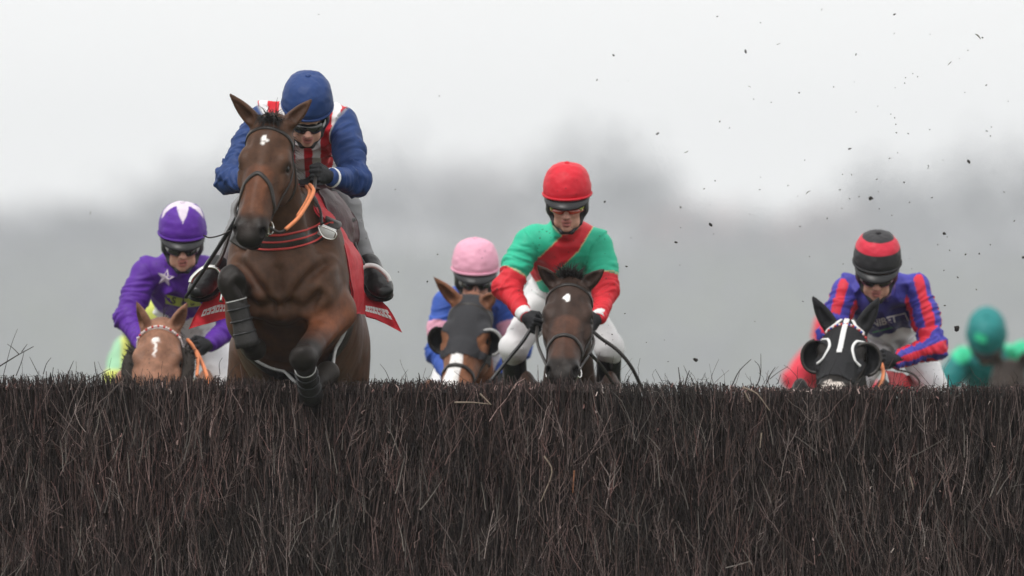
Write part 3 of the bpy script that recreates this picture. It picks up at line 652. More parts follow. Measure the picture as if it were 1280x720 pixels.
def rider(label, K, face=(0, 0, 0), silk=None, cover=None, sleeve=(.05, .08, .3), body=(.05, .08, .3), legs=(.72, .72, .73), gog='black', fine=.0055, coarse=.009, group='jockeys in the race', peak=True, tassel=True, dome=.148, boots=True, fold=1.0, detail=True, gloves=True, torso=1.0, horse=None, boot_top=.30, seedv=0.0, hem=.62, boot_scale=1.0, cuffs=None, shin=.058):
    """K: named points (px, py, depth); face: pitch down, yaw to image right, roll (degrees)"""
    W = {k: A3(at(*v)) for k, v in K.items()}
    p, yw, rl = [R(a) for a in face]
    f = np.array((math.sin(yw) * math.cos(p), -math.cos(yw) * math.cos(p), -math.sin(p))); up = np.array((math.sin(rl) - math.sin(yw) * math.sin(p) * 0, 0, 1.0))
    Hd = Frame(W['head'], f, up)                       # a forward, b up, c = a x b lateral
    x = Hd.c if Hd.c[0] > 0 else -Hd.c
    Hd.a, Hd.b, Hd.c = x, norm(f), Hd.b; Hd.m = np.stack([Hd.a, Hd.b, Hd.c], 1)   # now x lateral, y forward, z up
    side = norm(W['shR'] - W['shL']); B = Body(); ch, pe, ne = W['chest'], W['pelvis'], W['neck']
    m1, m2 = ch * .62 + pe * .38, ch * .3 + pe * .7; bk = np.array((0, .0, .02)); t = torso
    # legs first so the jacket laps over them
    for s in 'LR':
        hp, kn, an = W['hip' + s], W['knee' + s], W['ank' + s]
        B.ell(hp + np.array((0, .03, .01)), (.095, .11, .10), None, .05, legs, 3, kc=.006); B.cone(hp, kn, .094, .066, .05, legs, 3, kc=.006); B.ell(kn, (.064,) * 3, None, .02, legs, 3, kc=.006)
        B.cone(kn, an, shin, .036, .03, legs, 3, kc=.006)
    B.tube([pe, m2 + bk, m1 + bk, ch, ne], [(.150 * t, .11), (.150 * t, .11), (.155 * t, .115), (.165 * t, .115), (.085, .075)], side, .04, body, 1, kc=.006)
    for s in 'LR':
        sh, el, wr = W['sh' + s], W['el' + s], W['wr' + s]
        B.cone(ch * .5 + ne * .5, sh + (ne - sh) * .12, .085, .052, .06, body, 1, kc=.006)
        B.cone(sh + norm(el - sh) * .02, el, .060, .058, .06, sleeve, 2, kc=.006)
        mid = sh * .5 + el * .5; B.ell(mid + np.array((0, .01, -.005)), (.064,) * 3, None, .04, sleeve, 2, kc=.006)
        B.cone(el, wr, .052, .036, .02, sleeve, 2, kc=.006); B.ell(el, (.054,) * 3, None, .025, sleeve, 2, kc=.006)
    # neck and head
    q = lambda *a: Hd(*a)
    if detail:
        B.cone(q(0, -.03, -.06), ne, .053, .06, .02, SKIN, 5, kc=.004); B.cone(ne + (q(0, -.02, -.08) - ne) * .35, ne, .062, .072, .015, body, 1, kc=.004)
        E = lambda c, r, k, col, op='+', kc=.004: B.ell(q(*c), r, Hd.m, k, col, 5, op, kc)
        E((0, -.015, .03), (.074, .094, .095), .02, SKIN); E((0, .030, -.035), (.060, .066, .082), .03, SKIN); E((0, .050, -.096), (.034, .036, .030), .03, SKIN)
        dk = (.42, .22, .17)
        for s in (-1, 1):
            E((s * .040, .062, -.030), (.024, .024, .022), .02, (.60, .32, .25)); E((s * .030, .096, -.002), (.017, .014, .011), .01, dk, '-')
            E((s * .030, .086, -.002), (.014, .012, .010), .004, (.5, .45, .42)); E((s * .013, .104, -.050), (.010, .011, .009), .008, (.58, .30, .24))
            E((s * .045, .040, -.082), (.018, .028, .026), .02, SKIN)
        E((0, .082, .016), (.052, .018, .012), .015, SKIN); B.cone(q(0, .094, .002), q(0, .119, -.046), .010, .014, .012, (.62, .34, .27), 5, kc=.01)
        E((0, .092, -.074), (.026, .014, .009), .008, (.50, .20, .17)); E((0, .090, -.089), (.021, .014, .009), .008, (.50, .19, .17))
        E((0, .106, -.0815), (.022, .010, .0030), .003, (.12, .04, .035), '-', .003); E((0, .076, -.112), (.020, .014, .014), .015, SKIN)
    else:
        B.cone(q(0, -.03, -.06), ne, .053, .06, .02, SKIN, 5, kc=.004); B.ell(q(0, 0, 0), (.07, .09, .11), Hd.m, .02, SKIN, 5, kc=.004); B.ell(q(0, .06, -.07), (.045, .045, .05), Hd.m, .02, SKIN, 5, kc=.004)
    lo, hi = B.bounds(); hc = np.array(W['head'])
    ax = [axis(lo[i], hi[i], [(hc[i] - .16, hc[i] + .16, min(fine, .0048) if detail else fine)], fine if i != 1 else coarse) for i in range(3)]
    V, F = B.skin(ax); C, tag = B.paint(V)
    cl = (tag == 1) | (tag == 2); N = vnormals(V, F)
    # folds: along the sleeves across the arm, on the jacket fanning from the shoulders
    if fold:
        so = seedv * 13.7
        d = np.zeros(len(V))
        for s in 'LR':
            for a, b in ((W['sh' + s], W['el' + s]), (W['el' + s], W['wr' + s])):
                e = norm(b - a); tt = (V - a) @ e; L = np.linalg.norm(b - a); rad = V - a - tt[:, None] * e
                msk = (tag == 2) * (np.linalg.norm(rad, axis=1) < .1) * (tt > -.05) * (tt < L + .05)
                tw = tt + .35 * (rad @ norm(np.cross(e, (0.3, 1, 0.2)))) + .03 * vnoise(V * 9 + so)
                nz = vnoise(np.stack([tw * 26 + so, rad @ norm(np.cross(e, (0, 1, .1))) * 9, tt * 0 + so + a[0] * 5], 1))
                nz2 = vnoise(np.stack([tw * 58 + so * 2, rad @ norm(np.cross(e, (0, 1, .1))) * 17, tt * 0 + so + 4], 1)); nz = nz * .75 + nz2 * .42
                d = np.maximum(d, 0) * 1.0 + np.where(msk, (1 - np.abs(nz) * 2.2) * .013, 0) * .75 * sstep(.0, .09, tt + (.1 if a is W['el' + s] else 0))
        nz = vnoise(np.stack([V[:, 0] * 14 + V[:, 2] * 9 + so, V[:, 1] * 8, V[:, 2] * 13 - V[:, 0] * 5], 1) + .5 * vnoise(V * 6)[:, None]); d = d + (tag == 1) * ((1 - np.abs(nz) * 2.4) * .015 + vnoise(V * 30 + so) * .0015)
        nz = vnoise(V * np.array((12, 12, 22)) + so); d = d + (tag == 3) * (1 - np.abs(nz) * 1.6) * .004
        V = V + N * (d * fold)[:, None]
    hm_ = (V - ch) @ (pe - ch) / float((pe - ch) @ (pe - ch)); lw = (tag == 1) & (hm_ > hem + .04 * np.sin(V[:, 0] * 22)); C[lw] = legs; tag = np.where(lw, 3, tag)
    sk = tag == 5; C[sk] *= (1 + .16 * vnoise(V[sk] * 60) + .10 * vnoise(V[sk] * 140))[:, None] * np.array((1, .96, .95))
    if silk is not None: C = silk(V, C, tag, W, Hd)
    base = W['pelvis'] if horse is None else W['pelvis']
    root = empty('person', tuple(base.tolist()), label, 'person', group)
    link_mesh('body', V, F, M['silk'], root, C)
    # collar
    hm = helmet(root, Hd, cover, peak, tassel, dome=dome)
    goggles(root, Hd, gog)
    grips = []
    if gloves:
        for s in 'LR':
            wr, el = W['wr' + s], W['el' + s]; fd = norm(norm(wr - el) * .5 + np.array((0, -.5, -.15))) if 'hand' + s not in W else norm(W['hand' + s] - wr)
            inn = np.array((1.0 if s == 'L' else -1.0, -.1, -.1)); grips.append(hand(root, wr + fd * .012, fd, np.array((.15 if s == 'L' else -.15, 0, 1)), inn))
            ring_c = wr - norm(wr - el) * .012
            if cuffs: sweep('cuff', [wr + norm(el - wr) * q for q in (-.018, .0, .028)], circ(.040, 16), cuffs, root, 3, radii=[.92, 1.0, 1.04])
    if boots:
        for s in 'LR': boot(root, W['knee' + s], W['ank' + s], W['toe' + s], top=boot_top, sc=boot_scale)
    return dict(root=root, W=W, Hd=Hd, V=V, F=F, tag=tag, grips=grips)

def decal(name, polys_px, bv, material, parent, off=.004):
    """flat print: outlines dropped onto the cloth surface along the sight lines"""
    V = []; F = []
    for poly in polys_px:
        idx = []
        for px, py in poly:
            d = (at(px, py, 5) - CAM).normalized(); hit = bv.ray_cast(CAM + d * 40, d)
            if hit[0] is None: continue
            idx.append(len(V)); V.append(np.array(hit[0]) - np.array(d) * off)
        if len(idx) > 2: F.append(tuple(idx))
    if F: return link_mesh(name, V, F, material, parent, smooth=False)
def text_polys(s, cx, cy, h, ang=0, sx=1.0, bold=.02, shear=0.0):
    """letter triangles in pixel space"""
    cu = bpy.data.curves.new('t', 'FONT'); cu.body = s; cu.align_x = 'CENTER'; cu.align_y = 'CENTER'; cu.offset = bold; cu.resolution_u = 3
    o = bpy.data.objects.new('t', cu); COL.objects.link(o); dg = bpy.context.evaluated_depsgraph_get(); me = bpy.data.meshes.new_from_object(o.evaluated_get(dg))
    v = np.array([q.co[:2] for q in me.vertices]); P = [tuple(p.vertices) for p in me.polygons]
    bpy.data.objects.remove(o); bpy.data.curves.remove(cu); bpy.data.meshes.remove(me)
    v = v * h * 1.35; v[:, 0] = v[:, 0] * sx + v[:, 1] * shear; c, s_ = math.cos(R(ang)), math.sin(R(ang)); X = cx + v[:, 0] * c + v[:, 1] * s_ ; Y = cy - v[:, 1] * c + v[:, 0] * s_
    return [[(X[i], Y[i]) for i in p] for p in P]
# ------------------------------------------------------------------ setting
scn.cycles.use_denoising = True; scn.cycles.volume_bounces = 1; scn.cycles.max_bounces = 6; scn.cycles.transparent_max_bounces = 8
def gz(x, y):
    """course surface: a slight cross fall, and a fall away behind the fence"""
    t = min(max((y - 1.0) / 14.0, 0), 1); u = min(max((y - 2700) / 600.0, 0), 1)
    return -0.0141 * min(max(x, -12), 12) - 0.42 * t * t * (3 - 2 * t) + 60.0 * u * u * (3 - 2 * u)   # far rise carrying the wood
def build_ground():
    xs = np.unique(np.concatenate([np.linspace(-12, 12, 25), np.linspace(-60, 60, 13), np.array([-3000, -1500, -600, -200, 200, 600, 1500, 3000])]))
    ys = np.unique(np.concatenate([np.linspace(-60, 30, 46), np.linspace(30, 700, 20), np.linspace(900, 2700, 7), np.linspace(2750, 3350, 13), np.array([-3000, -800, -200, 5500])]))
    V = [(x, y, gz(x, y)) for x in xs for y in ys]; n = len(ys)
    F = np.array([(i * n + j, (i + 1) * n + j, (i + 1) * n + j + 1, i * n + j + 1) for i in range(len(xs) - 1) for j in range(n - 1)])
    m = bpy.data.materials.new('turf'); m.use_nodes = True; N = m.node_tree.nodes; L = m.node_tree.links; b = N['Principled BSDF']; b.inputs['Roughness'].default_value = .9
    tc = N.new('ShaderNodeTexCoord'); no = N.new('ShaderNodeTexNoise'); no.inputs['Scale'].default_value = 1.7; no.inputs['Detail'].default_value = 8; L.new(tc.outputs['Object'], no.inputs['Vector'])
    cr = N.new('ShaderNodeValToRGB'); cr.color_ramp.elements[0].position = .35; cr.color_ramp.elements[0].color = (.030, .045, .014, 1); cr.color_ramp.elements[1].position = .7; cr.color_ramp.elements[1].color = (.075, .085, .030, 1)
    L.new(no.outputs['Fac'], cr.inputs[0]); L.new(cr.outputs[0], b.inputs['Base Color'])
    n2 = N.new('ShaderNodeTexNoise'); n2.inputs['Scale'].default_value = 40; L.new(tc.outputs['Object'], n2.inputs['Vector']); bu = N.new('ShaderNodeBump'); bu.inputs['Strength'].default_value = .7; L.new(n2.outputs['Fac'], bu.inputs['Height']); L.new(bu.outputs[0], b.inputs['Normal'])
    o = link_mesh('ground', V, F, m); o['kind'] = 'structure'
build_ground()

# far wood: bare winter trees standing in mist, read as one mass
def build_wood():
    rg = np.random.default_rng(5); V = []; F = []; C = []
    def quad(p, s, col):
        a = norm(rg.normal(0, 1, 3)); b = norm(np.cross(a, rg.normal(0, 1, 3))); i = len(V); asp = rg.uniform(.15, .5)
        V.extend([p - a * s - b * s * asp, p + a * s - b * s * asp, p + a * s + b * s * asp, p - a * s + b * s * asp]); C.extend([col] * 4); F.append((i, i + 1, i + 2, i + 3))
    trees = []
    # (photo column, crown top row, half width in px, depth, tint)
    for px, py, hw, d in ((-40, 255, 90, 3300), (30, 300, 70, 3270), (95, 262, 60, 3290), (150, 275, 60, 3270), (215, 215, 70, 3310), (300, 200, 80, 3300), (395, 190, 80, 3310), (480, 178, 75, 3300), (560, 215, 60, 3280), (625, 200, 60, 3310), (700, 185, 55, 3300), (765, 158, 55, 3290), (812, 215, 45, 3310), (880, 262, 60, 3270), (960, 290, 60, 3270), (1040, 262, 50, 3290), (1095, 205, 45, 3300), (1150, 240, 45, 3280), (1215, 180, 60, 3300), (1290, 190, 60, 3290), (1370, 215, 80, 3300)):
        trees.append((px, py, hw, d))
    for i in range(1, 38):                         # the wood runs on beyond both sides of the view
        trees += [(-40 - i * 68 - rg.uniform(0, 30), rg.uniform(175, 275), rg.uniform(50, 85), rg.uniform(3090, 3140)), (1370 + i * 68 + rg.uniform(0, 30), rg.uniform(175, 275), rg.uniform(50, 85), rg.uniform(3090, 3140))]
    for px, py, hw, d in trees:
        t = at(px, py, d); top = t.z; s = FPX / (d + CAM_D); hwm = hw / s; g = gz(t.x, d); col = np.array((.10, .095, .105)) * rg.uniform(.7, 1.3)
        col = np.array({880: (.34, .15, .13), 960: (.30, .14, .12), 1040: (.22, .12, .11), 765: (.02, .02, .025), 700: (.03, .03, .035), 1215: (.02, .022, .025), 480: (.05, .045, .06), 150: (.05, .05, .07), 1095: (.03, .03, .035), 625: (.16, .11, .12), 560: (.14, .12, .13)}.get(px, tuple(col)))
        for i in range(700):
            u = rg.normal(0, 1, 3); u = u / np.linalg.norm(u) * rg.random() ** 1.1; hgt = top - g
            p = np.array((t.x + u[0] * hwm * 1.5, d + u[1] * hwm * .5, g + hgt * .45 + u[2] * hgt * .75 + rg.normal(0, 2.0)))
            quad(p, rg.uniform(.8, 2.6), col)
        for q in range(8):
            i = len(V); r = .45; x, y = t.x, d
            V.extend([(x - r, y, g), (x + r, y, g), (x + r * .3, y, g + (top - g) * .7), (x - r * .3, y, g + (top - g) * .7)]); C.extend([col] * 4); F.append((i, i + 1, i + 2, i + 3)); break
    for i in range(22000):                          # undergrowth and hedge line along the wood's foot
        x = rg.uniform(-880, 880); d = rg.uniform(2760, 3250); g = gz(x, d); quad(np.array((x, d, g + 16 * rg.random() ** 1.3)), rg.uniform(1.2, 3.5), np.array((.11, .11, .12)) * rg.uniform(.7, 1.3))
    o = link_mesh('distant_wood', np.array(V), np.array(F), mat('winter_wood', rough=.9, noise=.2, nscale=1), None, np.array(C), False); o['kind'] = 'stuff'; o['label'] = 'far bare winter wood fading into the mist'; o['category'] = 'wood'
build_wood()

def build_haze():
    me = bpy.data.meshes.new('haze'); x0, x1, y0, y1, z0, z1 = -1000, 1000, -60, 3650, -1.7, 118.0
    me.from_pydata([(x, y, z) for z in (z0, z1) for y in (y0, y1) for x in (x0, x1)], [], [(0, 2, 3, 1), (4, 5, 7, 6), (0, 1, 5, 4), (2, 6, 7, 3), (0, 4, 6, 2), (1, 3, 7, 5)])
    m = bpy.data.materials.new('mist'); m.use_nodes = True; N = m.node_tree.nodes; N.clear(); v = N.new('ShaderNodeVolumePrincipled'); v.inputs['Color'].default_value = (.90, .925, 1.0, 1); v.inputs['Density'].default_value = HAZE; v.inputs['Anisotropy'].default_value = 0.2
    o = N.new('ShaderNodeOutputMaterial'); m.node_tree.links.new(v.outputs[0], o.inputs['Volume']); me.materials.append(m)
    h = bpy.data.objects.new('haze', me); COL.objects.link(h); h['kind'] = 'stuff'; h['label'] = 'thin winter mist over the whole course'; h['category'] = 'haze'
HAZE = 0.00027
build_haze()

# ------------------------------------------------------------------ the birch fence
FX, FTOP, FDEP = 3.7, 1.37, 0.55
def ftop(x): return FTOP - 0.0141 * x + .008 * np.sin(x * 3.1 + 1) + .006 * np.sin(x * 8.7) + .004 * np.sin(x * 21.0 + 2)
def tubes(P, r, C, sides=3):
    """P (n, rings, 3) centre lines, r (n, rings) -> vertices, quads, colours"""
    n, k, _ = P.shape; T = norm(np.gradient(P, axis=1)); ref = norm(RNG.normal(0, 1, (n, 1, 3))); S = norm(np.cross(T, ref)); Q = np.cross(T, S)
    a = np.arange(sides) * 2 * math.pi / sides
    V = P[:, :, None, :] + r[:, :, None, None] * (S[:, :, None, :] * np.cos(a)[:, None] + Q[:, :, None, :] * np.sin(a)[:, None])
    i = np.arange(n)[:, None, None] * k * sides; j = np.arange(k - 1)[None, :, None] * sides; s = np.arange(sides)[None, None, :]; s2 = (s + 1) % sides
    F = np.stack([i + j + s, i + j + s2, i + j + sides + s2, i + j + sides + s], -1).reshape(-1, 4)
    return V.reshape(-1, 3), F, np.repeat(C, k * sides, 0)
def twig_colours(n, lo, hi):
    t = RNG.random(n)[:, None] ** 3.0; hue = RNG.random(n)[:, None] ** .8
    dark = np.array((.0135, .0090, .0083)); red = np.array((.090, .045, .041)); grey = np.array((.195, .160, .150))
    c = dark * (1 - t) + (red * hue + grey * (1 - hue)) * t
    return c * RNG.uniform(lo, hi, (n, 1))
def build_fence():
    root = empty('birch_fence', (0, 0.27, 0), 'tall dark brown steeplechase fence of packed upright birch twigs', 'fence')
    Vs, Fs, Cs = [], [], []; off = 0
    def put(P, r, C):
        nonlocal off
        V, F, CC = tubes(P, r, C); Vs.append(V); Fs.append(F + off); Cs.append(CC); off += len(V)
    def strands(n, yr, z0, L, lean, leany, rad, clip, curl, lo, hi, k=4):
        x = RNG.uniform(-FX, FX, n); y = RNG.uniform(*yr, n); zb = RNG.uniform(*z0, n); ln = RNG.uniform(*L, n)
        dx = RNG.normal(0, lean, n) + .06 * np.sin(x * 2.3 + zb * 3) + .05 * np.sin(x * 7.1); dy = RNG.normal(0, leany, n); d = norm(np.stack([dx, dy, np.ones(n)], 1))
        t = np.linspace(0, 1, k)[None, :, None]; bend = norm(RNG.normal(0, 1, (n, 3))) * np.array((1, .5, .3)) * (curl * ln)[:, None]
        P = np.stack([x, y, zb], 1)[:, None, :] + d[:, None, :] * (ln[:, None, None] * t) + bend[:, None, :] * (t * t) + RNG.normal(0, .004, (n, k, 3))
        if clip is not None:
            tp = ftop(P[:, :, 0]) + clip(n)[:, None]; P[:, :, 2] = np.minimum(P[:, :, 2], tp)
        r = RNG.uniform(*rad, n)[:, None] * np.linspace(1, .55, k)[None, :]
        pn = np.stack([x * 2.6, zb * 2.2 + ln, y * 0 + 3.3], 1); pt = vnoise(pn) * .6 + vnoise(pn * 2.7) * .4; C = twig_colours(n, lo, hi) * (1 + .55 * pt)[:, None]
        C[:, 0] *= 1 + .18 * vnoise(pn * 1.4 + 20); put(P, r, C)
    edge = lambda n: RNG.normal(-.005, .015, n)
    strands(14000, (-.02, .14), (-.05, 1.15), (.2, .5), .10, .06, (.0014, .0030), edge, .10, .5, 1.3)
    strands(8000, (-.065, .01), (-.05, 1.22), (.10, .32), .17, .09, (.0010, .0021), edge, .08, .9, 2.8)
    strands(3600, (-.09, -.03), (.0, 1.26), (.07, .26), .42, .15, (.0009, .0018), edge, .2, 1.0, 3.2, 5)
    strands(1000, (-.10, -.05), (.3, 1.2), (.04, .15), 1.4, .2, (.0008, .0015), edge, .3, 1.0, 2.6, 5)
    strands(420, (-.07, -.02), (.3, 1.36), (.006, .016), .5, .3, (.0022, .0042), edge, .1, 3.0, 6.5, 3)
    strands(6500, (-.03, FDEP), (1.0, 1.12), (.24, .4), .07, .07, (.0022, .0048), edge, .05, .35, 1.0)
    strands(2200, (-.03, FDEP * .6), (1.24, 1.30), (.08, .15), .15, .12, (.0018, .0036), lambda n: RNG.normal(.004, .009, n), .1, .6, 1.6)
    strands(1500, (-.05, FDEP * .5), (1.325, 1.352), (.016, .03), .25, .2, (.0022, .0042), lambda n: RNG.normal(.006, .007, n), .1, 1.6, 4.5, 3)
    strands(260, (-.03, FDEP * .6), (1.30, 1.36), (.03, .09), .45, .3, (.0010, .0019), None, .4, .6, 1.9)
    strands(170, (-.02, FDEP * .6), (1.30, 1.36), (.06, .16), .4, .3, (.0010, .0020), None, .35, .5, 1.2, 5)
    # forked birch sprays lying on the face
    n = 1500; x = RNG.uniform(-FX, FX, n); y = RNG.uniform(-.085, -.01, n); zb = RNG.uniform(.05, 1.15, n); ln = RNG.uniform(.12, .28, n); lean = RNG.normal(0, .28, n)
    for b in range(6):
        f0 = 0 if b == 0 else RNG.uniform(.2, .75, n); L_ = ln if b == 0 else ln * RNG.uniform(.2, .5, n); an = lean + (0 if b == 0 else (RNG.choice((-1, 1), n) * RNG.uniform(.3, .8, n)))
        P0 = np.stack([x + np.sin(lean) * ln * f0, y, zb + np.cos(lean) * ln * f0], 1); t = np.linspace(0, 1, 4)[None, :, None]; d = np.stack([np.sin(an), RNG.normal(0, .12, n), np.cos(an)], 1)
        P = P0[:, None, :] + d[:, None, :] * L_[:, None, None] * t + np.array((0, 0, .10))[None, None, :] * (L_[:, None, None] * t * t) + RNG.normal(0, .0025, (n, 4, 3)); P[:, :, 2] = np.minimum(P[:, :, 2], ftop(P[:, :, 0]) + .01)
        if b == 0: cs = twig_colours(n, 1.2, 2.4) + .012
        put(P, (RNG.uniform(.0014, .0022, n) if b == 0 else RNG.uniform(.0008, .0014, n))[:, None] * np.linspace(1, .6, 4)[None, :], cs * RNG.uniform(.85, 1.3, (n, 1)))
    m = link_mesh('twig_mass', np.concatenate(Vs), np.concatenate(Fs), M['twig'], root, np.concatenate(Cs)); m['kind'] = 'stuff'
    # packed heart of the fence, ragged box
    nx = 120; V = []; F = []
    for i in range(nx + 1):
        x = -FX + 2 * FX * i / nx; j = random.uniform(-.012, .012)
        V += [(x, .05 + j, gz(x, 0)), (x, .05 + j, ftop(x) - .05 + j), (x, FDEP - .04, ftop(x) - .05 + j), (x, FDEP + .05, gz(x, 0))]
    for i in range(nx):
        for q in range(3): F.append((i * 4 + q, (i + 1) * 4 + q, (i + 1) * 4 + q + 1, i * 4 + q + 1))
    F += [(0, 1, 2, 3), (nx * 4 + 3, nx * 4 + 2, nx * 4 + 1, nx * 4)]
    link_mesh('packed_heart', V, F, M['core'], root, smooth=False)
    # single twigs that can be picked out on the face: shared shapes, some forked
    protos = []
    for v in range(14):
        k = 6; L = random.uniform(.12, .28); P = np.zeros((1, k, 3)); t = np.linspace(0, 1, k); ph = random.uniform(0, 6)
        P[0, :, 2] = t * L; P[0, :, 0] = .012 * L / .3 * (np.sin(t * random.uniform(1, 3) + ph) - math.sin(ph)); P[0, :, 1] = RNG.normal(0, .002, k)
        bits = [tubes(P, np.linspace(.0026, .0011, k)[None, :], np.ones((1, 3)))]
        if v % 2:
            for s in range(random.choice((1, 2))):
                a = random.choice((2, 3)); b = np.zeros((1, 4, 3)); tt = np.linspace(0, 1, 4); sg = random.choice((-1, 1)); l2 = L * random.uniform(.25, .5)
                b[0] = P[0, a] + np.stack([sg * tt * l2 * .5, tt * 0, tt * l2 * .85], 1) + RNG.normal(0, .003, (4, 3)) * tt[:, None]; bits.append(tubes(b, np.linspace(.0016, .0009, 4)[None, :], np.ones((1, 3))))
        tone = np.array(((.14, .122, .112), (.10, .070, .062), (.19, .168, .152), (.085, .052, .046))[v % 4]) * random.uniform(.8, 1.15)
        vv = []; ff = []; o = 0
        for V_, F_, _ in bits: vv.append(V_); ff.append(F_ + o); o += len(V_)
        ob = link_mesh('twig', np.concatenate(vv), np.concatenate(ff), M['twig'], root, np.tile(tone, (o, 1))); protos.append(ob)
    for i in range(300):
        p = protos[i % 14]; ob = p if i < 14 else p.copy()
        if i >= 14: COL.objects.link(ob)
        x = random.uniform(-2.5, 2.5); z = random.uniform(.42, 1.12); tilt = random.gauss(0, .28) + (random.choice((-1, 1)) * random.uniform(.4, 1.2) if random.random() < .16 else 0)
        ob.location = (x, random.uniform(-.095, -.05) - .27, z - .0141 * x); ob.rotation_euler = (random.uniform(-.08, .08), tilt, random.uniform(-.9, .9)); s = random.uniform(.6, 1.1); ob.scale = (s, s, s)
    # branches standing out of the cut top, placed where they show against the sky
    def branch(pts, r, y, col):
        P = catmull([at(px, py, y) for px, py in pts], 4)[None]; V, F, C = tubes(P, np.linspace(r, r * .45, P.shape[1])[None], np.array([col]), 5); link_mesh('branch', V, F, M['twig'], root, C)
    dkc = (.035, .028, .026)
    for pts, r in (([(-14, 466), (4, 455), (22, 444), (42, 433)], .005), ([(24, 443), (16, 435), (9, 430)], .003), ([(27, 440), (34, 430)], .003), ([(4, 470), (14, 432), (22, 411)], .0022), ([(20, 470), (27, 452), (30, 440)], .003),
                   ([(48, 468), (42, 456), (37, 446)], .0025), ([(54, 468), (58, 455), (64, 447)], .003), ([(85, 468), (88, 460), (92, 451)], .0035), ([(121, 472), (119, 460), (118, 452)], .0035), ([(92, 476), (100, 479), (118, 471), (138, 461)], .004),
                   ([(488, 478), (482, 464), (475, 455)], .0025), ([(524, 482), (524, 470), (523, 466)], .0045), ([(507, 478), (507, 468)], .0025), ([(852, 490), (850, 475), (848, 459)], .005), ([(855, 490), (858, 474), (862, 463)], .005), ([(872, 488), (872, 476)], .004),
                   ([(915, 482), (924, 464), (939, 449)], .004), ([(945, 484), (950, 472), (949, 458), (943, 451)], .0035), ([(948, 478), (951, 465), (951, 442)], .003), ([(958, 480), (963, 468), (969, 459)], .004), ([(962, 474), (972, 466), (985, 458)], .0025), ([(972, 480), (976, 468)], .003),
                   ([(1185, 488), (1185, 478), (1186, 468)], .006), ([(275, 468), (274, 455), (278, 447)], .0025), ([(286, 470), (292, 460), (301, 452)], .0022), ([(690, 488), (684, 476)], .003)):
        branch(pts, r * .8, random.uniform(.0, .18), dkc)
    for pts in ([(928, 484), (946, 492), (962, 513)], [(931, 490), (938, 503)], [(680, 570), (690, 590), (676, 627)], [(718, 588), (717, 600), (716, 616)], [(952, 541), (951, 550), (950, 560)], [(1138, 596), (1142, 612)], [(568, 503), (590, 503), (612, 505)], [(600, 492), (614, 506)]):
        branch(pts, .0045, -.10, (.24, .19, .15) if pts[0][0] != 718 else (.26, .11, .06))
build_fence()
# ------------------------------------------------------------------ leading pair, over the fence
def f3(*a): return at(*a)
BAY = (0.074, 0.035, 0.020); BAYRED = (0.170, 0.058, 0.027)
def lead_paint(V, C, u, n, w, head):
    C = star_paint(.098, -.006, .021)(V, C, u, n, w, head); C = dark_eyes(V, C, u, n, w, head)
    m = (head * sstep(.45, .52, u))[:, None] * .85; return C * (1 - m) + np.array(BLK) * m
poll = f3(336, 150, -.30); muz = f3(309, 287, -.52)
chest = f3(352, 345, -.08); fwd = Vector((-.08, -.96, .24)).normalized(); B0 = chest - fwd * .42
legsA = [[f3(312, 392, .22), f3(290, 354, -.22), f3(308, 424, -.20), f3(318, 436, -.02)],
         [f3(420, 390, .08), f3(379, 448, -.30), f3(388, 490, -.04), f3(409, 466, .10)],
         [f3(330, 440, 1.15), f3(318, 500, 1.25), Vector((-1.20, 1.62, .60)), Vector((-1.20, 1.66, .18)), Vector((-1.20, 1.60, .05))],
         [f3(408, 440, 1.15), f3(420, 500, 1.25), Vector((-.88, 1.72, .62)), Vector((-.86, 1.78, .20)), Vector((-.86, 1.72, .05))]]
L1 = horse('jumping_horse', 'dark bay racehorse with a small white star leaping the birch fence', poll, muz, (-.24, -1, .30), [f3(286, 116, -.27), f3(391, 123, -.27)], B0, fwd, BAY, BLK, BAYRED, legsA, .0068, .02, lead_paint, whole_fine=1.2, withers=.075)
root = L1['root']; H = L1['H']; P = lambda u, w, n: H(u, n, w)
bits = bridle(L1, nb=(.275, .40))
tuft('forelock', [P(-.01, -.035, -.02), P(-.015, 0, -.01), P(-.01, .035, -.02)], [(-.2, -.6, .5), (0, -.6, .6), (.2, -.5, .5)], .075, .004, 150, M['hair'], root, 1.4, .5, 8)
for a, b in ((legsA[0][1], legsA[0][2]), (legsA[1][1], legsA[1][2])):
    a, b = A3(a), A3(b); sweep('tendon_boot', [a + (b - a) * t for t in (.30, .45, .68, .86, 1.12)], circ(1, 14), M['boothi'], root, 3, radii=[.047, .049, .046, .052, .058])
    for q in (.45, .66, .88): ring('boot_strap', a + (b - a) * q, .051, .005, b - a, M['black'], root, 20)
    c = a + (b - a) * .30; ring('boot_edge', c, .0485, .003, b - a, M['tab'], root, 20)
# breast strap: dark webbing, three red lines
fb = fullbvh(L1); G = L1['G']
nb_ = fullbvh(L1); cs = [(428, 268), (416, 280), (402, 288), (380, 297), (350, 303), (320, 302), (300, 296), (288, 288)]
bs = strap('breast_strap', [onbody(nb_, *c) for c in cs], fb, .085, .005, M['leather'], root, n=8)
for dz in (-9, 0, 9):
    strap('red_line', [onbody(nb_, a, b + dz) for a, b in cs[1:-1]], fb, .009, .009, M['redline'], bs, n=8)
strap('girth', [G(-.02, -.40, .05), G(-.02, -.25, -.3), G(0, -.08, -.5), G(0, .08, -.5), G(-.02, .25, -.3), G(-.02, .40, .05)], fb, .075, .006, M['leather'], root, n=14)
strap('girth_edge', [G(.03, -.40, .05), G(.03, -.25, -.3), G(.05, -.08, -.5), G(.05, .08, -.5), G(.03, .25, -.3), G(.03, .40, .05)], fb, .016, .008, M['tab'], root, n=14)
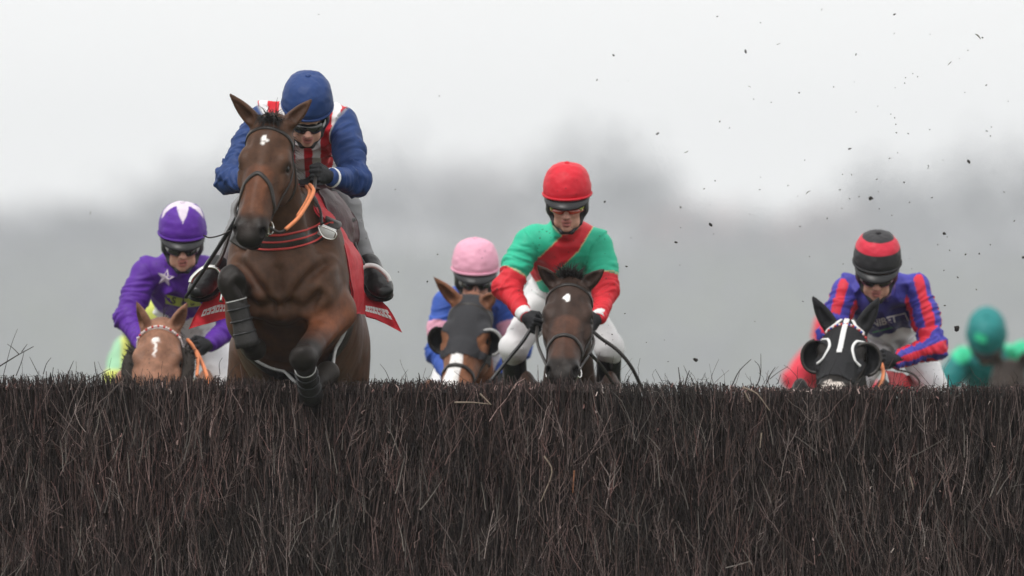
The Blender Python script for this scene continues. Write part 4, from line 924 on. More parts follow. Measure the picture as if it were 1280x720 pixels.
bk = sweep('buckle', [f3(398, 283, .02), f3(408, 285, .02), f3(420, 291, .02), f3(417, 299, .02), f3(404, 296, .02)], circ(.004, 6), M['steel'], root, 4, True)
sweep('buckle_pad', [f3(399, 286, .05), f3(408, 290, .05), f3(418, 294, .05)], flat(.055, .006), M['white'], root, 5, hint=(-.3, -1, .2))

def sheet(name, rows, material, parent, thick=.006, n=8, snap=None, off=.012, wave=.009):
    """cloth patch from rows of points, given thickness"""
    G_ = np.array([catmull(r, n) for r in rows]); G_ = np.array([catmull(G_[:, j], n) for j in range(G_.shape[1])]).transpose(1, 0, 2); a, b = G_.shape[:2]
    if snap is not None:
        for i in range(a):
            for j in range(b):
                q, nn, _, dd = snap.find_nearest(Vector(G_[i, j])); G_[i, j] = np.array(q) + np.array(nn) * off
        for _ in range(3): G_[1:-1, 1:-1] = (G_[1:-1, 1:-1] * 2 + G_[:-2, 1:-1] + G_[2:, 1:-1]) / 4
    if snap is None and wave: G_ = G_ + norm(np.cross(np.gradient(G_, axis=0), np.gradient(G_, axis=1))) * (vnoise(G_.reshape(-1, 3) * 17) * wave + vnoise(G_.reshape(-1, 3) * 38) * wave * .4).reshape(a, b, 1)
    du = np.gradient(G_, axis=0); dv = np.gradient(G_, axis=1); N = norm(np.cross(du, dv)); V = np.concatenate([(G_ + N * thick / 2).reshape(-1, 3), (G_ - N * thick / 2).reshape(-1, 3)]); o = a * b; F = []
    for i in range(a - 1):
        for j in range(b - 1):
            q = (i * b + j, (i + 1) * b + j, (i + 1) * b + j + 1, i * b + j + 1); F.append(q[::-1]); F.append(tuple(o + k for k in q))
    bd = [(i, 0) for i in range(a)] + [(a - 1, j) for j in range(1, b)] + [(i, b - 1) for i in range(a - 2, -1, -1)] + [(0, j) for j in range(b - 2, 0, -1)]
    for (i, j), (k, l) in zip(bd, bd[1:] + bd[:1]): F.append((i * b + j, o + i * b + j, o + k * b + l, k * b + l))
    return link_mesh(name, V, F, material, parent), G_
# saddle cloth draped down both flanks, saddle over it, number cloth corners flying
Lf = lambda px, py, y: f3(px, py, y)
sheet('saddle_cloth', [[f3(384, 244, .20), f3(398, 242, .32), f3(410, 246, .5)], [f3(396, 268, .12), f3(417, 270, .28), f3(426, 274, .5)], [f3(419, 292, .14), f3(430, 296, .28), f3(440, 302, .5)], [f3(431, 318, .14), f3(441, 318, .26), f3(451, 322, .5)], [f3(437, 345, .16), f3(446, 342, .28), f3(454, 346, .5)], [f3(440, 370, .2), f3(447, 372, .32), f3(454, 374, .5)], [f3(440, 392, .3), f3(448, 392, .4), f3(455, 393, .55)]], M['red'], root, .012)
sheet('saddle_cloth', [[f3(372, 246, .30), f3(364, 250, .55), f3(358, 252, .85)], [f3(322, 280, .3), f3(308, 290, .5), f3(298, 292, .9)], [f3(292, 318, .3), f3(280, 325, .5), f3(274, 330, .9)], [f3(282, 352, .35), f3(276, 362, .5), f3(270, 366, .9)], [f3(280, 380, .45), f3(274, 385, .6), f3(268, 390, .9)]], M['red'], root, snap=fb)
fl, Gf = sheet('cloth_flap', [[f3(447, 366, .60), f3(462, 368, .62), f3(478, 376, .60)], [f3(452, 382, .55), f3(468, 384, .58), f3(488, 388, .55)], [f3(458, 395, .52), f3(476, 402, .55), f3(503, 416, .48)]], M['red'], root)
fl2, Gf2 = sheet('cloth_flap', [[f3(290, 370, .70), f3(275, 366, .66), f3(254, 377, .62)], [f3(290, 386, .66), f3(272, 385, .62), f3(244, 393, .58)], [f3(288, 396, .64), f3(268, 402, .60), f3(236, 411, .54)]], M['red'], root)
def strip_marks(Gf, parent, v0, v1, us, toward):
    """white block lettering, too small to read, along a flap"""
    a, b = Gf.shape[:2]
    def g(v, u):
        i, j = v * (a - 1), u * (b - 1); i0, j0 = min(int(i), a - 2), min(int(j), b - 2); fi, fj = i - i0, j - j0
        return Gf[i0, j0] * (1 - fi) * (1 - fj) + Gf[i0 + 1, j0] * fi * (1 - fj) + Gf[i0, j0 + 1] * (1 - fi) * fj + Gf[i0 + 1, j0 + 1] * fi * fj + np.array(toward)
    V = []; F = []
    for q, (u0, u1) in enumerate(us):
        segs = ((0, .45, 0, 1), (.45, 1, 0, .38), (.45, .92, .62, 1)) if q % 3 else ((0, .3, 0, 1), (.7, 1, 0, 1), (.3, .7, 0, .3), (.3, .7, .7, 1))
        for seg in segs:
            s0, s1, t0, t1 = u0 + (u1 - u0) * seg[0], u0 + (u1 - u0) * seg[1], v0 + (v1 - v0) * seg[2], v0 + (v1 - v0) * seg[3]; i = len(V)
            V.extend([g(t0, s0), g(t0, s1), g(t1, s1), g(t1, s0)]); F.append((i, i + 1, i + 2, i + 3))
    link_mesh('lettering', V, F, M['white'], parent, smooth=False)
strip_marks(Gf, fl, .52, .78, [(.04 + q * .095, .125 + q * .095) for q in range(9)], (0, -.006, .003))
strip_marks(Gf2, fl2, .42, .68, [(.14 + q * .10, .23 + q * .10) for q in range(7)], (0, -.006, .003))
sheet('saddle_flap', [[f3(396, 240, .30), f3(408, 238, .42), f3(418, 242, .6)], [f3(404, 254, .26), f3(420, 252, .40), f3(434, 258, .6)], [f3(412, 272, .24), f3(430, 272, .38), f3(444, 278, .6)], [f3(420, 290, .24), f3(434, 292, .38), f3(446, 298, .6)], [f3(428, 306, .26), f3(436, 310, .40), f3(442, 314, .6)]], M['maroon'], root, .02)
sheet('saddle_flap', [[f3(366, 240, .42), f3(354, 240, .7), f3(344, 240, 1.0)], [f3(320, 262, .40), f3(300, 266, .62), f3(290, 268, .95)], [f3(300, 280, .40), f3(284, 286, .60), f3(276, 296, .95)], [f3(294, 300, .45), f3(282, 312, .60), f3(274, 322, .9)]], M['maroon'], root, .016, snap=fb, off=.035)
sheet('saddle_seat', [[f3(366, 240, .42), f3(384, 236, .42), f3(398, 240, .42)], [f3(356, 240, .72), f3(382, 238, .75), f3(408, 240, .72)], [f3(344, 236, 1.0), f3(382, 226, 1.05), f3(420, 236, 1.0)]], M['maroon'], root, .03)
rope('saddle_strap', [f3(417, 290, .28), f3(428, 284, .40), f3(443, 274, .5)], .010, M['leather'], root)
rope('rein_strap', [f3(390, 243, .2), f3(400, 262, .12), f3(402, 280, .0)], .007, M['leather'], root)
# stirrups
for cx, cy, sg in ((463, 350, 1), (262, 352, -1)):
    y = .50; pts = [f3(cx - 14 * sg, cy + 26, y), f3(cx - 17 * sg, cy + 4, y), f3(cx - 10 * sg, cy - 15, y), f3(cx + 6 * sg, cy - 17, y), f3(cx + 20 * sg, cy - 6, y), f3(cx + 24 * sg, cy + 2, y)]
    sweep('stirrup', pts, flat(.018, .010), M['white'] if sg > 0 else M['steel'], root, 6, hint=(-sg * .4, -.3, .8))
    rope('stirrup_leather', [f3(cx - 6 * sg, cy - 16, y), f3(cx - 16 * sg, cy - 34, y + .02), f3(cx - 28 * sg, cy - 70, y + .1)], .010, M['leather'], root)

# rider of the leading horse: red and white striped body, blue sleeves
BLUE = (.018, .047, .165); RED = (.56, .014, .025); WHT = (.72, .72, .74)
def silk_lead(V, C, tag, W, Hd):
    ax = norm(W['shR'] - W['shL']); t = (V - (W['shL'] + W['shR']) / 2) @ ax
    q = np.abs(t + .010) + .004 * vnoise(V * 12); rd = ((q > .020) & (q < .058)) | ((q > .098) & (q < .150)) | (q > .19)
    m = tag == 1; C[m] = np.where(rd[m][:, None], np.array(RED), np.array(WHT)); return C
KA = dict(head=(384, 144, .12), neck=(380, 142, .38), chest=(378, 170, .52), pelvis=(376, 214, 1.0), shL=(326, 147, .46), shR=(430, 149, .46), elL=(288, 226, .30), elR=(443, 226, .26), wrL=(322, 224, .02), wrR=(414, 222, .05), handL=(335, 222, -.06), handR=(396, 216, -.04),
          hipL=(350, 214, 1.12), hipR=(404, 214, 1.12), kneeL=(308, 262, .84), kneeR=(434, 262, .84), ankL=(270, 336, .68), ankR=(462, 334, .68), toeL=(246, 364, .52), toeR=(480, 364, .52))
RA = rider('jockey in red and white striped silks with blue sleeves and blue cap leaping the fence', KA, (30, 4, 0), silk_lead, lambda a, z, x, y: BLUE, BLUE, WHT, (.22, .22, .23), fine=.0055, boot_top=.95, peak=False, seedv=1, boot_scale=1.22, shin=.05, fold=1.4)
for s, el, wr in (('L', 'elL', 'wrL'), ('R', 'elR', 'wrR')):
    e = RA['W'][el] - RA['W'][wr]; ring('cuff', RA['W'][wr] + e * .04, .042, .006, e, M['white'], RA['root'], 20)
ga, gb = RA['grips']
rope('rein', [bits[1], f3(352, 290, -.42), f3(372, 272, -.38), f3(386, 250, -.30), f3(393, 236, -.2), Vector(gb)], .008, M['leather'], root, hint=(1, 0, 0))
rope('rein_grip', [f3(357, 287, -.425), f3(373, 272, -.395), f3(386, 252, -.32), f3(392, 238, -.22), f3(387, 231, -.12)], .0095, M['orange'], root, hint=(1, 0, 0))
rope('rein_grip', [f3(372, 270, -.36), f3(383, 252, -.29), f3(387, 240, -.19), f3(383, 233, -.10)], .0085, M['orange'], root, hint=(1, 0, 0))
rope('rein', [bits[0], f3(294, 262, -.30), f3(306, 244, -.15), Vector(ga)], .008, M['leather'], root, hint=(1, 0, 0))
wp = empty('whip', tuple(f3(290, 280, .0)), 'long black riding whip slanting beside the leading horse\'s folded knee', 'whip')
rope('shaft', [f3(300, 262, .05), f3(290, 282, .1), f3(262, 326, .2), f3(232, 372, .30)], .0105, M['black'], wp, radii=[1.0, 1.0, .9, .85])
rope('wrist_loop', [f3(289, 288, .08), f3(276, 294, .1), f3(262, 297, .12), f3(254, 294, .12)], .0035, M['leather'], wp)
# ------------------------------------------------------------------ the chasing horses
def chaser(name, label, poll, muz, face, ears, col, muzc, red, paint, ph, dx=0.0, zc=1.13, fine=.0065, coarse=.022, back=.92, **k):
    p, m = A3(at(*poll)), A3(at(*muz)); m = p + norm(m - p) * .60
    b = np.array((p[0] + dx, p[1] + back, 0.0)); b[2] = gz(b[0], b[1]) + zc; fw = (-dx * .5, -1, .04)
    return horse(name, label, p, m, face, [at(*e) for e in ears], b, fw, col, muzc, red, gallop_legs(b, fw, ph), fine, coarse, paint, **k)
# dark bay under the green and red rider
def p2(V, C, u, n, w, head):
    C = star_paint(.125, -.002, .018, seed=4.0)(V, C, u, n, w, head); C = dark_eyes(V, C, u, n, w, head)
    m = (head * sstep(.46, .52, u))[:, None] * .85; return C * (1 - m) + np.array(BLK) * m
DBAY = (.042, .024, .018)
H2 = chaser('galloping_horse', 'near black bay racehorse with white star and upright forelock, reins held by green silks', (712, 348, 2.0), (701, 470, 1.62), (-.08, -1, .62), [(671, 331, 1.98), (756, 336, 1.98)], DBAY, BLK, (.12, .05, .03), p2, 0)
P = lambda u, w, n: H2['H'](u, n, w)
b2 = bridle(H2, nb=(.36, .40), noseband=True)
tuft('forelock', [P(-.02, -.045, -.03), P(-.03, 0, -.03), P(-.02, .045, -.03)], [(-.3, -.3, .9), (0, -.3, 1), (.3, -.3, .9)], .075, .0042, 190, M['hair'], H2['root'], .5, .4, 9)
# black horse in a black hood
BLKC = (.014, .012, .011)
def p3(V, C, u, n, w, head):
    d = np.sqrt(((u - .545) / 1.1) ** 2 + ((w + .0) / 1.5) ** 2) + vnoise(np.stack([u * 50, w * 50, n * 0], 1)) * .012; m = (head & (n > -.1))[:, None] * (1 - sstep(.03, .042, d))[:, None] * .75
    return C * (1 - m) + np.array((.62, .55, .5)) * m
H3 = chaser('galloping_horse', 'black racehorse in a black hood with white piping and eye cups', (1058, 402, 2.6), (1039, 487, 2.12), (-.08, -1, .95), [(1016, 371, 2.58), (1099, 372, 2.58)], BLKC, BLKC, None, p3, 1)
u, n, w = H3['u'], H3['n'], H3['w']; hd = H3['head'] & (u > -.2) & (u < .47 - .9 * np.maximum(-n - .02, 0)) & (np.sqrt((u - .213) ** 2 + (np.abs(w) - .11) ** 2) > .035)
hdo = hood(H3, hd, M['hood'])
P = lambda u, w, n: H3['H'](u, n, w)
strap('piping', [P(t, 0, .03) for t in (-.04, .0, .06, .12, .18, .24, .29)], H3['bv'], .027, .004, M['white'], hdo, .008)
for s in (-1, 1):
    strap('piping', [P(-.03, s * .03, .0), P(.0, s * .038, .0), P(.03, s * .055, -.01), P(.045, s * .085, -.04)], H3['bv'], .014, .004, M['white'], hdo, .008)
    eye_cup(H3, s, M['hood'], M['leather'], .074, hdo, False, .006)
    strap('piping', [P(.125, s * .112, -.02), P(.15, s * .078, .0), P(.195, s * .060, 0), P(.24, s * .066, 0), P(.285, s * .090, -.01), P(.30, s * .112, -.04)], H3['bv'], .014, .004, M['white'], hdo, .008)
bridle(H3, 'redline', False, beads=['logo_blue', 'pearl', 'redline'], bw=.012)
# bay in a dark mesh hood with a white blaze
BAY4 = (.20, .085, .045)
def p4(V, C, u, n, w, head):
    d = np.abs(w + .012 + .006 * np.sin(u * 30)) - (.030 + .01 * sstep(.3, .5, u)); m = (head & (n > -.09))[:, None] * (1 - sstep(-.004, .004, d))[:, None] * sstep(.30, .33, u)[:, None]
    return C * (1 - m) + np.array((.78, .76, .75)) * m
H4 = chaser('galloping_horse', 'bay racehorse with white blaze and grey mesh hood, ears bare', (587, 372, 3.6), (562, 500, 3.3), (-.22, -1, .5), [(542, 346, 3.58), (620, 366, 3.58)], BAY4, (.1, .06, .05), None, p4, 2)
u, n, w = H4['u'], H4['n'], H4['w']; hd = H4['head'] & (H4['tag'] == 1) & (u > -.03) & (u < .335 - .35 * np.maximum(-n - .03, 0)) & (np.sqrt((u - .225) ** 2 + (np.abs(w) - .105) ** 2 + (n + .066) ** 2) > .052)
hdo = hood(H4, hd, M['mesh']); P = lambda u, w, n: H4['H'](u, n, w)
for s in (-1, 1): eye_cup(H4, s, M['hood'], M['tab'] if s > 0 else M['leather'], .064, hdo, False, .010)
bridle(H4, None, True, nb=(.40, .43))
# chestnut with sheepskin cheekpieces
def p5(V, C, u, n, w, head):
    d = np.sqrt((u - .125) ** 2 + (w + .004) ** 2) + vnoise(np.stack([u * 45 + 2, w * 45, n * 0], 1)) * .02; m = (head & (n > -.07))[:, None] * np.maximum(1 - sstep(.012, .026, d), (1 - sstep(.004, .009, np.abs(w + .006 + .012 * vnoise(np.stack([u * 60, u * 0, u * 0 + .5], 1))))) * sstep(.12, .14, u) * (1 - sstep(.19, .23, u)))[:, None] * .9
    C = C * (1 - m) + np.array((.78, .74, .70)) * m; return dark_eyes(V, C, u, n, w, head, .5)
CHEST = (.25, .125, .080)
H5 = chaser('galloping_horse', 'chestnut racehorse with white star, pale beaded browband and dark sheepskin cheekpieces', (199, 402, 2.6), (186, 525, 2.24), (-.10, -1, .55), [(171, 377, 2.55), (234, 378, 2.55)], CHEST, (.2, .1, .07), None, p5, 3)
bridle(H5, 'pearl', False, beads=['pearl', 'redline', 'pearl'], bw=.014)
P = lambda u, w, n: H5['H'](u, n, w)
for s in (-1, 1):
    c = [P(.10, s * .125, -.10), P(.18, s * .145, -.11), P(.28, s * .135, -.12), P(.40, s * .105, -.11)]
    k = sweep('cheekpiece', c, circ(.036, 10), M['fleece'], H5['root'], 6, radii=[.7, 1, 1, .8])
    tuft('fleece', catmull(c, 6), [(s * .6, -.6, .2)] * 19, .045, .006, 420, M['fleece'], k, .1, 1.0, 21)
# three far runners, out of focus
def plain(V, C, u, n, w, head): return C
H6 = chaser('galloping_horse', 'dark brown blurred horse far back carrying the teal rider', (1262, 454, 12.3), (1254, 550, 12.0), (-.05, -1, .5), [(1246, 436, 12.3), (1282, 436, 12.3)], (.030, .022, .018), BLK, None, plain, 1, fine=.012, coarse=.026, group='horses trailing far back', dx=-.1)
H7 = chaser('galloping_horse', 'brown horse far back behind the black hooded horse', (1052, 462, 13.5), (1046, 560, 13.2), (-.05, -1, .5), [(1036, 444, 13.5), (1068, 444, 13.5)], (.09, .06, .045), BLK, None, plain, 2, fine=.014, coarse=.03, group='horses trailing far back')
H8 = chaser('galloping_horse', 'brown horse far back behind the chestnut with cheekpieces', (186, 470, 10.0), (180, 570, 9.7), (-.05, -1, .5), [(170, 452, 10), (202, 452, 10)], (.09, .06, .045), BLK, None, plain, 0, fine=.014, coarse=.03, group='horses trailing far back')

# ------------------------------------------------------------------ their riders
def knees(d, cx, cy, y, sp, hipy=None):
    """seat and legs: hips over the saddle, knees forward, feet back in the irons"""
    d.update(hipL=(cx - 22, cy, y + .62), hipR=(cx + 22, cy, y + .62), kneeL=(cx - sp, cy + 58, y + .28), kneeR=(cx + sp, cy + 58, y + .28), ankL=(cx - sp + 4, cy + 150, y + .62), ankR=(cx + sp - 4, cy + 150, y + .62), toeL=(cx - sp - 4, cy + 168, y + .48), toeR=(cx + sp + 4, cy + 168, y + .48)); return d
GRN = (.028, .47, .29); RED2 = (.62, .022, .035); WHI = (.74, .74, .75)
def silk_green(V, C, tag, W, Hd):
    x, y = pix(V); sl = tag == 2; lowr = np.zeros(len(V), bool)
    for s in 'LR':
        e = W['el' + s] - W['sh' + s]; t = (V - W['sh' + s]) @ e / float(e @ e); t2 = (V - W['el' + s]) @ (W['wr' + s] - W['el' + s])
        near = np.linalg.norm(V - W['sh' + s], axis=1) < .6; sd = (V[:, 0] < W['chest'][0]) if s == 'L' else (V[:, 0] >= W['chest'][0])
        lowr |= sl & sd & (t > .70 + .02 * np.sin(V[:, 0] * 40)); C[sl & sd & (t > .675) & (t <= .70)] = (.6, .55, .3)
    C[lowr] = RED2
    m = tag == 1
    def seg(ax, ay, bx, by):
        t = np.clip(((x - ax) * (bx - ax) + (y - ay) * (by - ay)) / ((bx - ax) ** 2 + (by - ay) ** 2), 0, 1); return np.hypot(x - ax - t * (bx - ax), y - ay - t * (by - ay))
    d = np.minimum(seg(738, 262, 712, 305), np.minimum(seg(712, 305, 682, 334), seg(682, 334, 620, 352))); C[m & (d < 13.5)] = RED2; C[m & (d >= 13.5) & (d < 14.6)] = (.6, .5, .25)
    return C
K2 = knees(dict(head=(709, 255, 2.42), neck=(708, 288, 2.66), chest=(707, 312, 2.74), pelvis=(703, 376, 3.10), shL=(659, 300, 2.70), shR=(750, 304, 2.70), elL=(634, 360, 2.62), elR=(757, 364, 2.62), wrL=(656, 394, 2.44), wrR=(748, 396, 2.44), handL=(668, 408, 2.36), handR=(738, 408, 2.36)), 702, 376, 2.46, 60)
R2 = rider('jockey in green silks with red sash and red sleeves, red cap, red mirrored glasses', K2, (10, -3, 0), silk_green, lambda a, z, x, y: (.60, .018, .035), GRN, GRN, WHI, gog='sport', seedv=2, hem=.60, boot_top=.06, cuffs=M['white'])
PUR = (.095, .022, .29); LIL = (.66, .58, .68)
def silk_purple(V, C, tag, W, Hd):
    x, y = pix(V); m = (tag == 1) & (((np.hypot(x - 268, y - 306) < 13)) | (np.hypot(x - 193, y - 307) < 8)); C[m] = LIL; return C
K5 = knees(dict(head=(228, 304, 3.0), neck=(226, 332, 3.24), chest=(228, 352, 3.32), pelvis=(234, 412, 3.70), shL=(180, 338, 3.26), shR=(274, 340, 3.26), elL=(160, 398, 3.2), elR=(288, 408, 3.2), wrL=(182, 436, 3.0), wrR=(262, 430, 3.0), handL=(196, 440, 2.92), handR=(246, 436, 2.92)), 236, 424, 3.06, 52)
R5 = rider('jockey in purple silks and purple cap with a white crown, star on the chest', K5, (13, 3, 0), silk_purple, lambda a, z, x, y: LIL if z > .50 + .46 * abs(math.sin(2.5 * a)) ** .8 else PUR, PUR, PUR, WHI, seedv=3, hem=.42)
NAV = (.060, .055, .36); NAV_SHADE = (.030, .026, .14)
def silk_stripe(V, C, tag, W, Hd):
    for s in 'LR':
        a, b, c = W['sh' + s], W['el' + s], W['wr' + s]
        for p, q in ((a, b), (b, c)):
            e = norm(q - p); t = (V - p) @ e; rad = V - p - t[:, None] * e; L = np.linalg.norm(q - p); r1 = norm(np.cross(e, (0, 1, 0.0))); r2 = np.cross(e, r1)
            ang = np.arctan2(rad @ r2, rad @ r1) / (2 * math.pi) * 8 + (.75 if s == 'R' else .2); m = (tag == 2) & (t > -.03) & (t < L + .05) & (np.linalg.norm(rad, axis=1) < .11)
            C[m] = np.where((np.floor(ang).astype(int) % 2 == 0)[m][:, None], np.array((.64, .028, .055)), np.array(NAV))
    x, y = pix(V); m = (tag == 1) & (y > 372 - 0.0 * x) & (np.abs(x - 1104) < 36); k = (m * sstep(360, 385, y))[:, None]; return C * (1 - k) + np.array(NAV_SHADE) * k  # front of the jacket darkens downwards: body shading put into the silk colour
K3 = knees(dict(head=(1096, 340, 3.0), neck=(1100, 362, 3.26), chest=(1104, 378, 3.34), pelvis=(1116, 420, 3.78), shL=(1056, 360, 3.26), shR=(1146, 354, 3.26), elL=(1040, 418, 3.2), elR=(1166, 434, 3.18), wrL=(1056, 452, 3.0), wrR=(1120, 450, 2.98), handL=(1070, 455, 2.9), handR=(1104, 452, 2.9)), 1118, 428, 3.12, 50)
R3 = rider('jockey in blue silks with red striped sleeves and black cap ringed in red', K3, (20, -2, 2), silk_stripe, lambda a, z, x, y: (.60, .03, .06) if .50 < z < .86 else (.028, .027, .03), NAV, NAV, WHI, seedv=4, hem=.40, fold=1.3)
BLU = (.040, .10, .42); PNK = (.74, .36, .48)
def silk_hoop(V, C, tag, W, Hd):
    for s in 'LR':
        e = W['el' + s] - W['sh' + s]; t = (V - W['sh' + s]) @ e / float(e @ e); sd = (V[:, 0] < W['chest'][0]) if s == 'L' else (V[:, 0] >= W['chest'][0]); C[(tag == 2) & sd & (t > .44) & (t < .86)] = PNK
    return C
K4 = knees(dict(head=(594, 348, 4.0), neck=(594, 374, 4.24), chest=(594, 392, 4.32), pelvis=(596, 432, 4.75), shL=(556, 376, 4.26), shR=(636, 376, 4.26), elL=(549, 440, 4.2), elR=(648, 436, 4.2), wrL=(562, 474, 4.0), wrR=(626, 470, 4.0)), 596, 436, 4.1, 46)
R4 = rider('jockey in blue silks with pink sleeve hoops and pale pink cap', K4, (10, 2, 0), silk_hoop, lambda a, z, x, y: PNK, BLU, BLU, WHI, seedv=5)
TEAL = (.018, .20, .20); BGR = (.05, .60, .32)
def silk_teal(V, C, tag, W, Hd):
    x, y = pix(V); m = (np.hypot(x - 1202, (y - 438) * .8) < 13) | (np.hypot(x - 1275, y - 432) < 20); C[m & (tag < 3)] = BGR; return C
K6 = knees(dict(head=(1233, 426, 12.8), neck=(1236, 446, 13.0), chest=(1240, 462, 13.1), pelvis=(1246, 500, 13.5), shL=(1200, 448, 13.0), shR=(1280, 440, 13.0), elL=(1182, 488, 12.95), elR=(1290, 486, 12.95), wrL=(1204, 515, 12.8), wrR=(1272, 515, 12.8)), 1246, 504, 12.85, 42)
R6 = rider('blurred jockey in teal and bright green silks with teal cap far back', K6, (48, -2, 0), silk_teal, lambda a, z, x, y: BGR if (abs(a - 5.9) < .35 and .45 < z < .75) else TEAL, TEAL, TEAL, WHI, fine=.010, coarse=.014, detail=False, group='jockeys trailing far back', seedv=6, torso=1.15)
RDD = (.66, .05, .08)
K7 = knees(dict(head=(1040, 430, 14.0), neck=(1036, 448, 14.2), chest=(1036, 464, 14.3), pelvis=(1044, 505, 14.7), shL=(1012, 446, 14.2), shR=(1068, 448, 14.2), elL=(992, 474, 14.1), elR=(1084, 486, 14.1), wrL=(1010, 512, 14.0), wrR=(1068, 512, 14.0)), 1044, 508, 14.0, 40)
R7 = rider('blurred jockey all in red silks far back behind the black hooded horse', K7, (24, 0, 0), None, lambda a, z, x, y: RDD, RDD, RDD, WHI, fine=.010, coarse=.014, detail=False, group='jockeys trailing far back', seedv=7)
YEL = (.62, .66, .16)
def silk_yel(V, C, tag, W, Hd):
    x, y = pix(V); C[(tag < 3) & (x < 151) & (y < 462)] = (.34, .62, .40); return C
K8 = knees(dict(head=(178, 412, 9.6), neck=(178, 430, 9.8), chest=(180, 446, 9.9), pelvis=(184, 490, 10.3), shL=(156, 434, 9.8), shR=(210, 434, 9.8), elL=(146, 470, 9.7), elR=(224, 474, 9.7), wrL=(166, 505, 9.6), wrR=(206, 505, 9.6)), 184, 494, 9.7, 42)
R8 = rider('blurred jockey in yellow and green silks far back behind the chestnut', K8, (24, 0, 0), silk_yel, lambda a, z, x, y: YEL, YEL, YEL, WHI, fine=.010, coarse=.014, detail=False, group='jockeys trailing far back', seedv=8)

# reins, whip, saddle cloths of the near chasers
ga, gb = R2['grips']
rope('rein', [b2[0], at(672, 430, 2.1), Vector(ga)], .008, M['leather'], H2['root'], hint=(1, 0, 0)); rope('rein', [b2[1], at(742, 430, 2.1), Vector(gb)], .008, M['leather'], H2['root'], hint=(1, 0, 0))
sweep('rein_end', [Vector(gb), at(750, 422, 2.35), at(772, 438, 2.3), at(790, 460, 2.3), at(804, 490, 2.35)], flat(.018, .006), M['leather'], H2['root'], 6, hint=(0, -1, 0))
sweep('rein_end', [at(738, 442, 1.9), at(752, 458, 2.0), at(768, 482, 2.1)], flat(.016, .005), M['leather'], H2['root'], 6, hint=(0, -1, 0))
wp2 = empty('whip', tuple(at(650, 430, 2.4)), 'black whip held low in the left glove of the green and red jockey', 'whip')
rope('shaft', [Vector(ga) + Vector((.0, .0, .03)), at(654, 426, 2.36), at(636, 448, 2.34), at(612, 478, 2.3)], .0095, M['black'], wp2)
ga, gb = R3['grips']
rope('rein', [Vector(gb), at(1104, 468, 2.7), at(1098, 486, 2.5), at(1088, 500, 2.4)], .010, M['orange'], H3['root'], hint=(1, 0, 0))
sheet('number_cloth', [[at(1108, 462, 3.1), at(1122, 466, 3.3), at(1136, 470, 3.6)], [at(1112, 474, 3.0), at(1128, 478, 3.3), at(1146, 484, 3.6)], [at(1112, 490, 3.0), at(1134, 495, 3.3), at(1152, 500, 3.6)]], M['red'], H3['root'])
rope('rein', [at(1120, 462, 2.95), at(1138, 466, 2.95), at(1148, 474, 2.95), at(1150, 484, 2.95)], .005, M['leather'], H3['root'], hint=(1, 0, 0))
ga, gb = R5['grips']
rope('rein', [Vector(gb), at(250, 448, 2.8), at(256, 462, 2.6), at(262, 480, 2.5)], .010, M['orange'], H5['root'], hint=(1, 0, 0)); rope('rein', [at(234, 424, 2.75), at(242, 434, 2.72), at(247, 448, 2.65), at(246, 470, 2.5)], .009, M['orange'], H5['root'], hint=(1, 0, 0))

# ------------------------------------------------------------------ prints on the silks
bv5 = bvh_of(R5['V'], R5['F'])
def strip(x0, y0, x1, y1, h, n=8): return [[(x0 + (x1 - x0) * i / n, y0 + (y1 - y0) * i / n), (x0 + (x1 - x0) * (i + 1) / n, y0 + (y1 - y0) * (i + 1) / n), (x0 + (x1 - x0) * (i + 1) / n + 1, y0 + (y1 - y0) * (i + 1) / n + h), (x0 + (x1 - x0) * i / n + 1, y0 + (y1 - y0) * i / n + h)] for i in range(n)]
decal('patch', strip(206, 368, 229, 373, 11.5) + strip(230, 373, 251, 371, 11.5), bv5, M['lime'], R5['root'], .008)
for ch, cx, cy, an in (('S', 217, 376, 12), ('I', 229, 378.5, 4), ('S', 240.5, 378, -6)): decal('lettering', text_polys(ch, cx, cy, 8.5, an, 1.1, .03), bv5, M['ink'], R5['root'], .013)
def starpoly(cx, cy, r, a0, k=.42): return [[(cx, cy), (cx + r * math.cos(a0 + i * math.pi / 5) * (1 if i % 2 == 0 else k), cy + r * math.sin(a0 + i * math.pi / 5) * (1 if i % 2 == 0 else k)), (cx + r * math.cos(a0 + (i + 1) * math.pi / 5) * (1 if i % 2 else k), cy + r * math.sin(a0 + (i + 1) * math.pi / 5) * (1 if i % 2 else k))] for i in range(10)]
decal('star', starpoly(207, 347, 11.5, -1.35), bv5, M['lilac'], R5['root'])
bv3 = bvh_of(R3['V'], R3['F'])
decal('lettering', text_polys('UNIBET', 1101, 403, 9.0, -13, 1.0, .03), bv3, M['white'], R3['root'], .006)
decal('underline', strip(1090, 415, 1118, 408, 1.6), bv3, M['logo_green'], R3['root'], .006); decal('logo_edge', strip(1118, 394, 1131, 391, 1.4, 3) + [[(1130, 391), (1131.5, 391), (1136, 401), (1134.5, 401)]], bv3, M['tab'], R3['root'], .006)
